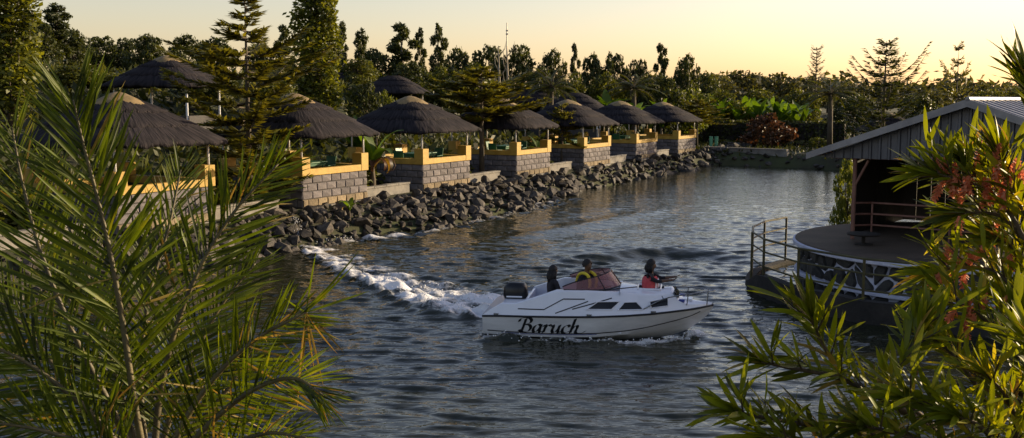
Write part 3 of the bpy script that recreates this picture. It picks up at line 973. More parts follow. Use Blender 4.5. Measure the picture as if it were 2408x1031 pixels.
HU = Vector((0.79, -0.613, 0)); HN = Vector((0.613, 0.79, 0))
HO = Vector((11.16, 25.0, 0))
def H(t, n, z): return HO + HU * t + HN * n + Vector((0, 0, z))
def make_stage():
    g = empty('stage_building', tuple(HO + Vector((0, 0, PZ))))
    tag(g, 'open stage building with grey corrugated gable roof on the round platform', 'building')
    off = -Vector(g.location)
    L = lambda t, n, z: H(t, n, z) + off
    HW, ZR, ZE, DEP = 3.98, 4.92, 3.50, 6.4
    slope = (ZR - ZE) / HW
    gz_ = 3.42
    # gable sheets, each its own ribbed strip
    n = 30; w = 2 * 3.62 / n
    for k in range(n):
        t0 = -3.62 + k * w; t1 = t0 + w
        z0, z1 = ZR - .13 - slope * abs(t0), ZR - .13 - slope * abs(t1)
        mb = MB(); dn = -0.03
        ts = [t0, t0 + w * .12, t0 + w * .2, t0 + w * .8, t0 + w * .88, t1]
        ds = [-.045, -.045, -.005, -.005, -.045, -.045]
        if k % 2 == 0: ds = [-.05, -.05, -.004, -.004, -.02, -.02]
        vs = []
        for t, d in zip(ts, ds):
            zt = ZR - .13 - slope * abs(t)
            vs += [L(t, .1 + d, gz_ + random.uniform(-.006, .006)), L(t, .1 + d, max(zt, gz_ + .02))]
        fs = [(2 * j, 2 * j + 2, 2 * j + 3, 2 * j + 1) for j in range(5)]
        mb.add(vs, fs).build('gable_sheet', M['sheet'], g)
    # roof planes: ribbed sheets down each slope
    for sgn in (-1, 1):
        m = 10; dl = DEP / m
        for k in range(m):
            n0 = -.28 + k * dl
            mb = MB(); vs = []
            ns = [n0, n0 + dl * .1, n0 + dl * .16, n0 + dl * .84, n0 + dl * .9, n0 + dl - .004]
            hs = [.03, .03, 0, 0, .03, .03]
            for nn, h in zip(ns, hs): vs += [L(0, nn, ZR + h), L(sgn * HW, nn, ZE + h)]
            fs = [(2 * j, 2 * j + 1, 2 * j + 3, 2 * j + 2) for j in range(5)]
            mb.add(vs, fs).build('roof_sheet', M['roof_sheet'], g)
        a, b = L(0, -.30, ZR + .05), L(sgn * HW, -.30, ZE + .05)
        MB().prism([a, b, b + Vector((0, 0, -.17)), a + Vector((0, 0, -.19))], HN * .045).build('barge_board', M['roof_sheet'], g)
        a, b = L(sgn * (HW - .02), -.25, ZE - .02), L(sgn * (HW - .02), DEP - .3, ZE - .02)
        MB().tube([a, b], .05, 6).build('eave_purlin', M['red_steel'], g)
    MB().tube([L(0, -.3, ZR + .045), L(0, DEP - .3, ZR + .045)], .06, 8).build('ridge_cap', M['roof_sheet'], g)
    # steel frame
    for t in (-2.85, 3.3):
        for nn in (.25, DEP - .5):
            MB().tube([L(t, nn, PZ - .01), L(t, nn, gz_ + .25)], .055, 8).build('post', M['red_steel'], g)
            MB().tube([L(t, nn, gz_ - .75), L(t + .35, nn, gz_ - .05)], .035, 6).build('brace', M['red_steel'], g)
    MB().tube([L(-3.5, .22, gz_ + .03), L(3.5, .22, gz_ + .03)], .05, 6).build('tie_beam', M['red_steel'], g)
    # plank walls; unseen right wall and back gable extended to shut the sun out
    for (a, b) in (((-3.25, DEP - .6), (3.5, DEP - .6)), ((-3.25, 1.4), (-3.25, DEP - .62)), ((3.5, -.1), (3.5, DEP - .62))):
        A, B = Vector(a), Vector(b); d = (B - A); m = max(4, int(d.length / .42)); ln = d.length / m; d.normalize()
        for k in range(m):
            p, q = A + d * (k * ln + .008), A + d * ((k + 1) * ln - .008)
            nv = (HU * d.y - HN * d.x) * (0.05 + random.uniform(0, .012))
            zp, zq = ZR - .06 - slope * abs(p.x), ZR - .06 - slope * abs(q.x)
            MB().prism([L(p.x, p.y, PZ - .01), L(q.x, q.y, PZ - .01), L(q.x, q.y, zq), L(p.x, p.y, zp)], nv).build('wall_plank', M['dark_wood'], g)
    # three long rails across the stage
    for k, z in enumerate((.92, .62, .32)):
        nn = 1.0
        MB().tube([L(-2.85, .25, PZ + z + .04), L(-2.6, nn, PZ + z), L(3.3, nn, PZ + z)], .028, 6).build('stage_rail', M['red_steel'], g)
    for t in (-2.6, -.6, 1.4, 3.28): MB().tube([L(t, 1.0, PZ - .01), L(t, 1.0, PZ + .92)], .026, 6).build('rail_post', M['red_steel'], g)
make_stage()
def round_table():
    p = on_z(2030, 575, PZ + .01)
    g = empty('low_round_table', (p.x, p.y, PZ))
    MB().lathe([(.02, .25), (.40, .25), (.42, .28), (.40, .30), (.02, .30)], 20).build('table_top', M['dark_wood'], g)
    MB().lathe([(.05, .03), (.05, .25)], 10).build('stem', M['dark_wood'], g)
    MB().lathe([(.22, 0), (.22, .03)], 14).build('foot', M['dark_wood'], g)
    tag(g, 'dark low round table on the stage floor beside the red post', 'table')
round_table()
def sun_patches():  # tan boards put in where sunlight pools on the stage floor
    for k, (px, py, rz, label) in enumerate(((2290, 604, 14, 'tan board standing in for the sunlit patch nearest the edge of the stage floor'), (2335, 590, 20, 'tan board standing in for the sunlit patch behind the other on the stage floor'))):
        p = on_z(px, py, PZ)
        o = MB().box(-.85, .85, -.26, .26, .001, .05).build('sun_patch', M['sun_patch'], None, bevel=.01, loc=(p.x, p.y, PZ + .002), rot=(0, 0, R(rz)))
        tag(o, label, 'sun_patch', 'sun patches on the stage')
sun_patches()
# ------------------------------------------------------------------ vegetation builders
def leaf_cloud(centers, radii, n, size, r, weights=None, aspect=0.55, shell=0.55, flat=0.0, droop=0.0):
    """n leaf-sized rhombic faces spread through a set of ellipsoids"""
    centers = np.asarray(centers, float); radii = np.asarray(radii, float)
    if radii.ndim == 1: radii = np.repeat(radii[:, None], 3, 1)
    w = np.prod(radii, 1) ** (2 / 3); w = w / w.sum() if weights is None else np.asarray(weights) / np.sum(weights)
    k = r.choice(len(centers), n, p=w)
    d = r.normal(size=(n, 3)); d /= np.linalg.norm(d, axis=1)[:, None]
    rad = shell + (1 - shell) * r.random(n) ** 0.7
    rad *= 1 + 0.12 * r.normal(size=n)
    c = centers[k] + d * rad[:, None] * radii[k]
    a = r.normal(size=(n, 3)); a[:, 2] *= (1 - flat); a[:, 2] -= droop
    a /= np.linalg.norm(a, axis=1)[:, None]
    nn = d * 0.9 + r.normal(size=(n, 3)) * 0.7; nn[:, 2] += flat * 2
    b = np.cross(nn, a); b /= np.linalg.norm(b, axis=1)[:, None] + 1e-9
    s = size * (0.6 + 0.8 * r.random(n))
    a *= s[:, None]; b *= (s * aspect)[:, None]
    v = np.stack([c - a, c - b * .9 + a * .1, c + a, c + b * .9 + a * .1], 1).reshape(-1, 3)
    return v, np.arange(n * 4).reshape(-1, 4)

def limb_mesh(name, m, limbs):
    mb = MB()
    for pts, rads, n in limbs: mb.tube(pts, rads, n)
    return mb.mesh(name, m, True)

def broad_proto(seed, h=8.0, w=3.4, n=4600, leaf='crown_dark', size=.21, low=.25, lobes=16):
    r = np.random.default_rng(seed)
    cs, rs, limbs = [], [], []
    top = Vector((r.normal() * .2, r.normal() * .2, h * .5))
    limbs.append(([(0, 0, -.6), (0.05, 0, h * .2), tuple(top)], [w * .07, w * .055, w * .035], 7))
    for k in range(lobes):
        q = 2.4 * k + r.normal() * .3; u = (k + .5) / lobes
        z = h * (low + (0.88 - low) * u); rr = w * math.sqrt(max(0.05, 1 - (2 * (u - .38)) ** 2 * .62)) * r.uniform(.35, .8)
        c = Vector((rr * math.cos(q), rr * math.sin(q), z)); s = w * r.uniform(.26, .46) * (1.05 - .35 * u)
        cs.append(c); rs.append((s, s, s * r.uniform(.65, .95)))
        limbs.append(([tuple(top * .75), tuple(top * .4 + c * .6), tuple(c)], [w * .03, w * .018, w * .006], 4))
    v, f = leaf_cloud(cs, rs, n, size, r)
    return limb_mesh('trunk', M['bark'], limbs), np_mesh('crown', v, f, M[leaf]), h, w

def euc_proto(seed, h=12.0, w=1.6, n=3000, leaf='crown_dark'):
    """slim gum tree: bare pale stem, hanging rounded clumps near the top"""
    r = np.random.default_rng(seed)
    cs, rs, limbs = [], [], []
    limbs.append(([(0, 0, -.6), (.1, 0, h * .5), (.0, .1, h * .95)], [.20, .13, .03], 7))
    for k in range(15):
        u = k / 14.0; z = h * (.40 + .57 * u); q = k * 2.4; rr = w * r.uniform(.2, .75) * (1 - .6 * max(0, u - .6) / .4)
        c = Vector((rr * math.cos(q), rr * math.sin(q), z)); s = w * r.uniform(.26, .5) * (1 - .35 * u)
        cs.append(c); rs.append((s, s, s * 1.25)); limbs.append(([(0, 0, z - w * .7), tuple(c)], [.05, .012], 4))
    v, f = leaf_cloud(cs, rs, n, .26, r, aspect=.35, droop=.9)
    return limb_mesh('trunk', M['pale_bark'], limbs), np_mesh('crown', v, f, M[leaf]), h, w

def poplar_proto(seed, h=13.0, w=1.25, n=7000):
    r = np.random.default_rng(seed)
    cs, rs, limbs = [], [], []
    limbs.append(([(0, 0, -.6), (0, 0, h * .55), (0, 0, h * .97)], [.22, .13, .02], 7))
    for k in range(64):
        z0 = h * (0.04 + .80 * k / 63); q = k * 2.4; u = z0 / h
        env = w * (0.55 + .45 * min(1, u * 6)) * (1 - max(0, u - .6) / .4 * .72)
        rr = env * r.uniform(.45, .85)
        a = Vector((.1 * math.cos(q), .1 * math.sin(q), z0)); b = Vector((rr * math.cos(q), rr * math.sin(q), z0 + h * .075)); c = Vector((rr * .92 * math.cos(q), rr * .92 * math.sin(q), z0 + h * .15))
        limbs.append(([tuple(a), tuple(b), tuple(c)], [.05, .03, .01], 4))
        for t in (.35, .7, 1.0):
            p = b.lerp(c, t); s = env * r.uniform(.26, .42); cs.append(p); rs.append((s, s, s * 2.4))
    v, f = leaf_cloud(cs, rs, n, .15, r, aspect=.55, shell=.35, droop=-.5)
    return limb_mesh('trunk', M['bark'], limbs), np_mesh('crown', v, f, M['poplar_leaf']), h, w

def layered_proto(seed, h=8.5, w=3.2, layers=13, z0=.12, per=6, sparse=1.0, up=.25, leaf='needle', top_gap=True, size=.20):
    """conifer with separate flat tiers of feathery boughs"""
    r = np.random.default_rng(seed)
    limbs = [([(0, 0, -.5), (0, 0, h * .6), (0, 0, h)], [.15, .08, .012], 7)]
    V, Fs, n0 = [], [], 0
    for k in range(layers):
        u = k / (layers - 1.0)
        z = h * (z0 + (.97 - z0) * u ** (.93))
        L = w * (1 - .25 * u) * (1 if u < .70 else max(.2, 1 - (u - .70) / .14)) + .2
        if u > .80: L = .55 + 1.8 * (1 - u)
        for j in range(per):
            q = 2 * math.pi * (j + r.uniform(-.25, .25)) / per + k * 1.1
            l = L * r.uniform(.5, 1.15); d = np.array([math.cos(q), math.sin(q), 0.])
            s = np.linspace(0, 1, 7)
            pts = np.outer(s * l, d); pts[:, 2] = z + up * l * (s ** 2 * 1.1 - .35 * s) + r.normal() * .10 + r.normal() * .12 * l * s
            limbs.append(([tuple(p) for p in pts], [.035 * (1 - .8 * x) + .004 for x in s], 4))
            m = int(46 * sparse * l / 1.5) + 10
            ss = r.random(m) ** .8 * .92 + .1
            c = np.stack([np.interp(ss, s, pts[:, i]) for i in range(3)], 1)
            side = np.array([-d[1], d[0], 0.])
            sg = r.choice([-1, 1], m)[:, None]
            a = d * r.uniform(.35, .9, m)[:, None] + side * sg * r.uniform(.2, .95, m)[:, None]
            a[:, 2] += r.uniform(-.1, .38, m)
            a /= np.linalg.norm(a, axis=1)[:, None]
            sz = size * (.7 + .8 * r.random(m)) * (1.25 - .6 * ss) * (0.7 + .3 * min(1, l))
            b = np.cross(np.array([0, 0, 1.]) + r.normal(size=(m, 3)) * .35, a); b /= np.linalg.norm(b, axis=1)[:, None]
            a *= sz[:, None]; b *= (sz * .24)[:, None]
            v = np.stack([c, c + a * .9 - b, c + a * 2, c + a * .9 + b], 1).reshape(-1, 3)
            V.append(v); Fs.append(np.arange(m * 4).reshape(-1, 4) + n0); n0 += m * 4
    return limb_mesh('trunk', M['bark'], limbs), np_mesh('crown', np.concatenate(V), np.concatenate(Fs), M[leaf]), h, w

def palm_proto(seed, h=6.0, w=2.2, fronds=20, leaf='crown_mid'):
    r = np.random.default_rng(seed)
    limbs = [([(0, 0, -.5), (.08, 0, h * .4), (0, .05, h - w * .55)], [.22, .17, .16], 8)]
    V, Fs, n0 = [], [], 0
    base = np.array([0, .05, h - w * .55])
    for k in range(fronds):
        q = k * 2.4; el = R(80 - 95 * (k / fronds)); l = w * r.uniform(.9, 1.15)
        d = np.array([math.cos(q), math.sin(q), 0.])
        s = np.linspace(0, 1, 9)
        ang = el - s * 1.25
        st = l / 8
        pts = base + np.concatenate([[[0, 0, 0]], np.cumsum(np.outer(np.cos(ang[:-1]), d) * st + np.outer(np.sin(ang[:-1]), [0, 0, 1]) * st, 0)])
        limbs.append(([tuple(p) for p in pts], [.03 * (1 - .8 * x) + .005 for x in s], 4))
        m = 34
        ss = np.linspace(.12, 1, m)
        c = np.stack([np.interp(ss, s, pts[:, i]) for i in range(3)], 1)
        side = np.array([-d[1], d[0], 0.])
        for sg in (-1, 1):
            a = d * .6 + side * sg * .75 + np.stack([np.zeros(m), np.zeros(m), -.15 - .35 * ss], 1) + r.normal(size=(m, 3)) * .1
            sz = .42 * np.sin(np.pi * np.clip(ss * .85 + .12, 0, 1)) * w / 2.2 + .1
            a *= sz[:, None]; b = np.cross(a, [0, 0, 1.]); b = b / (np.linalg.norm(b, axis=1)[:, None]) * .028
            v = np.stack([c - b, c + a * .5 - b * 1.3, c + a, c + a * .5 + b * 1.3], 1).reshape(-1, 3)
            V.append(v); Fs.append(np.arange(m * 4).reshape(-1, 4) + n0); n0 += m * 4
    return limb_mesh('trunk', M['bark'], limbs), np_mesh('crown', np.concatenate(V), np.concatenate(Fs), M[leaf]), h, w

PROTO = {
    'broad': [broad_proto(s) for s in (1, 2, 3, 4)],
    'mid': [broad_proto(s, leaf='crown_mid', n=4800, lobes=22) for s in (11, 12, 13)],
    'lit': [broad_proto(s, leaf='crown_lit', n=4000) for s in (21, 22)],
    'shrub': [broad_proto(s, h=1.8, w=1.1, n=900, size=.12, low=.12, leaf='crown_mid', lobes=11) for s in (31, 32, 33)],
    'far': [broad_proto(s, leaf='far_leaf', n=1100, size=.42, w=4.4) for s in (41, 42, 43)],
    'cone': [broad_proto(51, h=5, w=1.9, n=3000, size=.15, low=.06, lobes=26)],
    'euc': [euc_proto(s) for s in (61, 62, 63)],
    'poplar': [poplar_proto(71), poplar_proto(72)],
    'layered': [layered_proto(81, h=8.0, w=3.4, per=6, layers=15, sparse=2.0, size=.22)],
    'flat': [layered_proto(82, h=5.4, w=2.9, per=7, layers=7, sparse=2.2, size=.22, z0=.54, up=.12), layered_proto(85, h=3.4, w=1.7, per=6, layers=6, sparse=2.0, size=.18, z0=.5, up=.15)],
    'sparse': [layered_proto(83, h=7, w=2.6, layers=7, z0=.34, per=5, sparse=.8, up=.32, size=.2)],
    'upward': [layered_proto(84, h=8, w=2.7, layers=10, z0=.10, per=6, sparse=1.1, up=.95, leaf='crown_dark', size=.24)],
    'palm': [palm_proto(91), palm_proto(92)],
    'spire': [layered_proto(93, h=9, w=.75, layers=16, z0=.3, per=5, sparse=.9, up=.9, leaf='crown_dark', size=.15)],
    'rust': [broad_proto(95, h=3.2, w=2.1, n=1500, size=.2, low=.1, leaf='rust_leaf', lobes=14)],
}
CNT = {}
def tree(kind, px, top, Y, wpx, label, name, cat='tree', group=None, base=None):
    pr = PROTO[kind]; i = CNT.get(kind, 0); CNT[kind] = i + 1
    tr, cr, h, w = pr[i % len(pr)]
    p = at_y(px, top, Y)
    zg = gz(p.x, p.y) - .05 if base is None else base
    H_ = max(.4, p.z - zg)
    sx = (wpx / F_PX * Y / 2) / w
    o = empty(name, (p.x, p.y, zg), random.uniform(0, 6.28), (sx, sx, H_ / h))
    link('trunk', tr, o); link('crown', cr, o)
    tag(o, label, cat, group)
    return o

# skyline row, left to right
SKY = [
    ('broad', 92, 38, 72, 120, 'tall dark tree right behind the leftmost lit poplar, topped by a hooked clump'),
    ('euc', 128, 8, 74, 100, 'dark gum tree with a hooked top beside the leftmost poplar'),
    ('broad', 168, 60, 78, 90, 'dark tree just right of the hooked gum tree on the left skyline'),
    ('broad', 232, 78, 96, 130, 'rounded dark skyline tree left of the upslope shelter cap'),
    ('broad', 300, 80, 98, 110, 'dark skyline tree above and left of the upslope shelter'),
    ('broad', 352, 72, 94, 110, 'taller dark skyline tree directly above the upslope shelter roof'),
    ('broad', 430, 72, 97, 120, 'dark skyline tree right of the upslope shelter, left of the big conifer'),
    ('broad', 505, 78, 92, 110, 'dark skyline tree behind the left boughs of the big conifer'),
    ('broad', 615, 92, 95, 110, 'dark skyline tree behind the right boughs of the big conifer'),
    ('euc', 668, 62, 96, 60, 'gum tree between the big conifer and the tall poplar'),
    ('euc', 803, 54, 96, 46, 'gum tree touching the right edge of the tall poplar'),
    ('euc', 850, 68, 98, 58, 'rounded gum tree second to the right of the tall poplar'),
    ('broad', 890, 106, 96, 120, 'low dark tree between the rounded gum and the wide gum'),
    ('euc', 945, 58, 97, 96, 'wide arching gum tree in the middle of the gum group'),
    ('euc', 988, 70, 99, 40, 'narrow ragged gum tree right of the wide arching gum'),
    ('euc', 1030, 56, 97, 50, 'last and tallest standing gum tree of the gum group, alone against the sky'),
    ('broad', 1082, 100, 96, 110, 'dark skyline tree just right of the lone gum tree'),
    ('broad', 1148, 92, 95, 120, 'dark skyline tree left of the thin mast'),
    ('broad', 1222, 90, 94, 120, 'dark flat-topped skyline tree below and right of the thin mast'),
    ('broad', 1296, 104, 94, 100, 'dark skyline tree ending at the notch of sky'),
    ('euc', 1352, 106, 96, 34, 'thin leaning gum right of the notch of sky'),
    ('broad', 1390, 114, 94, 90, 'dark skyline tree right of the thin leaning gum'),
    ('broad', 1444, 110, 94, 90, 'dark skyline tree with feathery top, left of the pointed gum'),
    ('broad', 1502, 126, 95, 90, 'low dark skyline tree just left of the pointed gum'),
    ('euc', 1556, 106, 96, 46, 'pointed dark gum at the end of the tall skyline'),
    ('broad', 1614, 116, 96, 90, 'last tall rounded tree where the skyline drops to the right'),
    ('broad', 1660, 160, 104, 100, 'lower dark tree where the skyline steps down'),
]
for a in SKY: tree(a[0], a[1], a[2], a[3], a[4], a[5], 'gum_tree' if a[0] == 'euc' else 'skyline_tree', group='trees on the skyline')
MID = [
    ('mid', 165, 150, 58, 150, 'olive tree behind the tip of the tallest palm frond'),
    ('mid', 262, 168, 60, 150, 'olive tree left of the upslope shelter roof'),
    ('broad', 470, 150, 60, 150, 'dark tree right of the upslope shelter, behind the conifer'),
    ('mid', 650, 170, 62, 130, 'olive tree left of the foot of the tall poplar'),
    ('lit', 708, 215, 58, 90, 'bright green bush at the foot of the tall poplar'),
    ('cone', 862, 178, 60, 100, 'dark cone shaped bush with lit right edge, right of the poplar'),
    ('lit', 900, 205, 62, 60, 'bright green bush right of the dark cone bush'),
    ('mid', 840, 130, 84, 120, 'olive tree behind the dark cone bush'),
    ('broad', 965, 140, 82, 130, 'dark tree above the broad whole gazebo roof, under the wide gum'),
    ('mid', 1050, 150, 84, 130, 'olive tree left of the pale bare trunks'),
    ('mid', 1120, 140, 86, 120, 'olive tree behind the pale bare trunks'),
    ('broad', 1265, 150, 84, 120, 'dark tree right of the pale bare trunks'),
    ('mid', 1350, 165, 88, 120, 'olive tree between the two dark palm trees'),
    ('mid', 1420, 160, 90, 110, 'olive tree left of the second dark palm tree'),
    ('broad', 1560, 165, 90, 120, 'dark tree behind the second to last gazebo roof'),
    ('lit', 1625, 195, 92, 120, 'green tree above the smallest far gazebo'),
    ('mid', 1700, 205, 100, 120, 'flat olive tree right above the far end of the hedge'),
    ('mid', 1790, 200, 108, 130, 'olive tree behind the middle of the banana clump'),
    ('mid', 1885, 205, 108, 120, 'olive tree behind the right end of the banana clump'),
    ('broad', 2010, 215, 96, 130, 'dark tree left of the foot of the upswept conifer'),
    ('broad', 2165, 215, 92, 130, 'dark tree between the two conifers above the metal roof'),
    ('mid', 2330, 205, 88, 150, 'olive tree above the right slope of the metal roof'),
    ('mid', 2420, 190, 80, 140, 'olive tree at the right edge above the metal roof'),
]
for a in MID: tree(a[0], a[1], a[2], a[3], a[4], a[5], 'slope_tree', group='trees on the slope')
FAR = [(1690, 166, 'first'), (1742, 162, 'second'), (1790, 170, 'third'), (1842, 166, 'fourth'), (1892, 176, 'fifth'), (1950, 182, 'sixth'), (2010, 184, 'seventh'), (2070, 192, 'eighth'), (2130, 200, 'ninth'), (2190, 204, 'tenth'), (2235, 192, 'eleventh'), (2300, 196, 'twelfth'), (2365, 202, 'thirteenth')]
for k, (px, top, w) in enumerate(FAR):
    tree('far', px, top, 165 + 12 * (k % 3), 130, 'far hazy tree on the low right skyline, %s from the left' % w, 'distant_tree', group='far trees on the right skyline')

tree('poplar', 742, -75, 60, 118, 'tall columnar poplar with its right edge lit, rising out of the picture', 'poplar_tree')
tree('poplar', 6, -150, 45, 150, 'lit columnar poplar cut off by the left edge of the picture', 'poplar_tree')
tree('layered', 575, -6, 36.5, 400, 'big layered conifer in front of the second visible gazebo roof', 'conifer_tree')
tree('flat', 1132, 160, 52.3, 310, 'layered conifer with spreading lit boughs hiding a gazebo roof top', 'conifer_tree')
tree('flat', 1322, 250, 60.5, 105, 'small layered conifer between the fourth and fifth gazebo roofs', 'conifer_tree')
tree('flat', 1640, 235, 86, 150, 'small layered conifer right behind the last gazebo roof', 'conifer_tree')
tree('upward', 2085, 96, 78, 190, 'dark conifer with upswept arms and a thin spire above the metal roof', 'conifer_tree')
tree('sparse', 2256, 100, 62, 110, 'sparse see-through conifer with flat tiers right of the metal roof peak', 'conifer_tree')
tree('spire', 1921, 112, 108, 36, 'thin dark spire tree alone on the right skyline', 'spire_tree')
tree('palm', 1298, 168, 72, 150, 'dark palm tree behind the gazebo third from the far end', 'palm_tree')
tree('palm', 1490, 176, 86, 150, 'dark palm tree above the second to last gazebo roof', 'palm_tree')
tree('palm', 1956, 190, 84, 150, 'dark palm tree left of the upswept conifer', 'palm_tree')
tree('rust', 1802, 266, 86.5, 125, 'rust coloured shrub in front of the clipped hedge', 'rust_shrub', 'shrub')
tree('lit', 1925, 322, 84.5, 50, 'small yellowish shrub right of the rust coloured shrub', 'shrub', 'shrub')
tree('lit', 1995, 352, 33, 70, 'leafy green climber at the left corner of the stage building', 'climber', 'shrub', base=-.1)
for px, w in ((1172, 'left'), (1192, 'right')):       # two pale bare trunks
    p = at_y(px, 108, 80); zg = gz(p.x, p.y)
    o = empty('bare_tree', (p.x, p.y, zg))
    hh = p.z - zg
    MB().tube([(0, 0, -.4), (.08, 0, hh * .5), (0, 0, hh)], [.16, .12, .03], 7).build('trunk', M['pale_bark'], o, True)
    for k in range(7):
        z = hh * (.4 + .08 * k); q = k * 2.1
        MB().tube([(0, 0, z), (.5 * math.cos(q), .3 * math.sin(q), z + .6), (.6 * math.cos(q), .5 * math.sin(q), z + 1.2)], [.05, .03, .008], 5).build('branch', M['pale_bark'], o, True)
    tag(o, 'pale bare trunk with upright twigs, %s one of the two' % w, 'tree', 'pale bare trunks')
p = at_y(1192, 54, 118)
o = empty('radio_mast', (p.x, p.y, gz(p.x, p.y)))
hh = p.z - o.location.z
MB().tube([(0, 0, -.3), (0, 0, hh)], [.16, .05], 6).build('pole', M['tube'], o)
for z in (.93, .90): MB().tube([(-.12, 0, hh * z), (.12, 0, hh * z)], .09, 6).build('antenna', M['tube'], o)
tag(o, 'thin mast sticking up above the middle of the skyline trees', 'mast')

# shrubs that fill the gaps between the gazebos
SH = [(1, 5.6, 2.0, 1.7), (1, 6.9, 3.2, 1.9), (2, 5.4, 1.9, 1.3), (2, 7.2, 3.0, 1.6), (3, 5.5, 2.0, 1.3), (3, 6.8, 3.2, 1.5), (4, 5.4, 1.8, 1.3), (4, 7.0, 3.0, 1.7), (5, 5.8, 2.2, 1.4), (6, 6.0, 2.4, 1.5), (0, 5.8, 2.2, 1.8), (0, 7.2, 3.0, 1.6)]
GAPN = {0: 'left of the palm-hidden gazebo', 1: 'left of the gazebo with the largest lit ledge', 2: 'left of the broad whole gazebo', 3: 'right of the broad whole gazebo', 4: 'left of the third gazebo from the far end', 5: 'left of the second gazebo from the far end', 6: 'left of the smallest far gazebo'}
for k, (i, lx, ly, hh) in enumerate(SH):
    p = gaz_pt(i, lx, ly, 0); pr = PROTO['shrub'][k % 3]
    o = empty('shrub', (p.x, p.y, gz(p.x, p.y) - .03), random.uniform(0, 6), (1.25, 1.25, hh / 1.8))
    link('trunk', pr[0], o); link('crown', pr[1], o)
    tag(o, 'dark shrub %s, %s' % (GAPN[i], 'nearer the low wall' if ly < 2.6 else 'further back'), 'shrub', 'shrubs between the gazebos')

# banana plants
def banana_leaf(seed, L=1.6, W=.42, droop=.8):
    r = random.Random(seed); mb = MB(); n = 8; vs, fs = [], []
    ang = R(78); p = Vector((0, 0, 0)); st = L / n
    for k in range(n + 1):
        u = k / n
        w = W * (math.sin(math.pi * min(1, u * .93 + .06)) ** .7) / 2
        vs += [(p.x, -w, p.z + w * .25 + r.uniform(-.02, .02)), (p.x, 0, p.z), (p.x, w, p.z + w * .25 + r.uniform(-.02, .02))]
        p = p + Vector((math.cos(ang), 0, math.sin(ang))) * st
        ang -= droop * 2 / n * (0.3 + u * 1.4)
    for k in range(n):
        a = 3 * k; fs += [(a, a + 1, a + 4, a + 3), (a + 1, a + 2, a + 5, a + 4)]
    return mb.add(vs, fs)
BL = [banana_leaf(1).mesh('leaf', M['banana'], True), banana_leaf(2, droop=.45).mesh('leaf', M['banana'], True), banana_leaf(3, droop=1.1).mesh('leaf', M['banana'], True)]
BD = [banana_leaf(4, W=.3, droop=2.3).mesh('leaf', M['dry_leaf'], True), banana_leaf(5, W=.22, droop=2.7).mesh('leaf', M['rust_leaf'], True)]
STEM = MB().tube([(0, 0, -.3), (0, 0, .5), (0, 0, 1.0)], [.13, .11, .05], 8).mesh('stem', M['bark'], True)
def banana(x, y, h, label, leaves=8, dry=0, z=None, group='banana plants'):
    z = gz(x, y) if z is None else z
    o = empty('banana_plant', (x, y, z), random.uniform(0, 6.28))
    sh = h * .42
    link('stem', STEM, o, scale=(h / 2.6, h / 2.6, sh))
    for k in range(leaves):
        s = h * .62 / 1.5 * random.uniform(.8, 1.1)
        link('leaf', random.choice(BL), o, loc=(0, 0, sh * .95), rot=(0, random.uniform(-.25, .45), k * 2.4 + random.uniform(-.3, .3)), scale=(s, s, s))
    for k in range(dry):
        s = h * .62 / 1.5 * random.uniform(.7, 1.0)
        link('leaf', random.choice(BD), o, loc=(0, 0, sh * .9), rot=(0, random.uniform(.2, .6), k * 2.4 + random.uniform(-.3, .3)), scale=(s, s, s))
    tag(o, label, 'banana plant', group)
WORDN = ['leftmost', 'second from left', 'third from left', 'fourth from left', 'fifth from left', 'sixth from left', 'seventh from left', 'eighth from left', 'middle', 'eighth from right', 'seventh from right', 'sixth from right', 'fifth from right', 'fourth from right', 'third from right', 'second from right', 'rightmost', 'rightmost']
k = 0
for px in range(1648, 1900, 15):
    Y = 98 + (k % 3) * 2.2; top = 222 + 10 * ((k * 7) % 4) / 3 + max(0, px - 1780) * .08
    p = at_y(px, top, Y); zg = gz(p.x, p.y)
    banana(p.x, p.y, max(1.5, p.z - zg), 'bright green banana plant behind the hedge, %s of the clump' % WORDN[k], 8)
    k += 1
for px, top, Y, lab in ((1478, 228, 78, 'pale green banana plant behind the third to last gazebo roof'), (1556, 232, 86, 'bright banana plant between the last two gazebo roofs'), (1528, 238, 84, 'bright banana plant just right of the second to last roof cap'), (1430, 215, 84, 'pale banana plant left of the second palm tree'), (1560, 210, 100, 'yellow green banana plant above the last gazebo roof')):
    p = at_y(px, top, Y); banana(p.x, p.y, max(1.5, p.z - gz(p.x, p.y)), lab, 9)
p = gaz_pt(2, 5.7, .95, 0); banana(p.x, p.y, 3.0, 'banana plant with hanging dry rusty leaves beside the broad whole gazebo', 5, 9)
p = on_z(822, 500, .8); banana(p.x, p.y, 1.0, 'small young banana plant on the stones below the largest lit ledge', 6, 1, z=gz(p.x, p.y))
p = gaz_pt(3, 2.1, 4.9, 0); banana(p.x, p.y, 3.3, 'green banana plant seen through the broad whole gazebo', 8, 2)
p = gaz_pt(4, 4.6, .9, 0); banana(p.x, p.y, 2.0, 'small bright plant at the right end of the gazebo under the conifer', 6, 1)

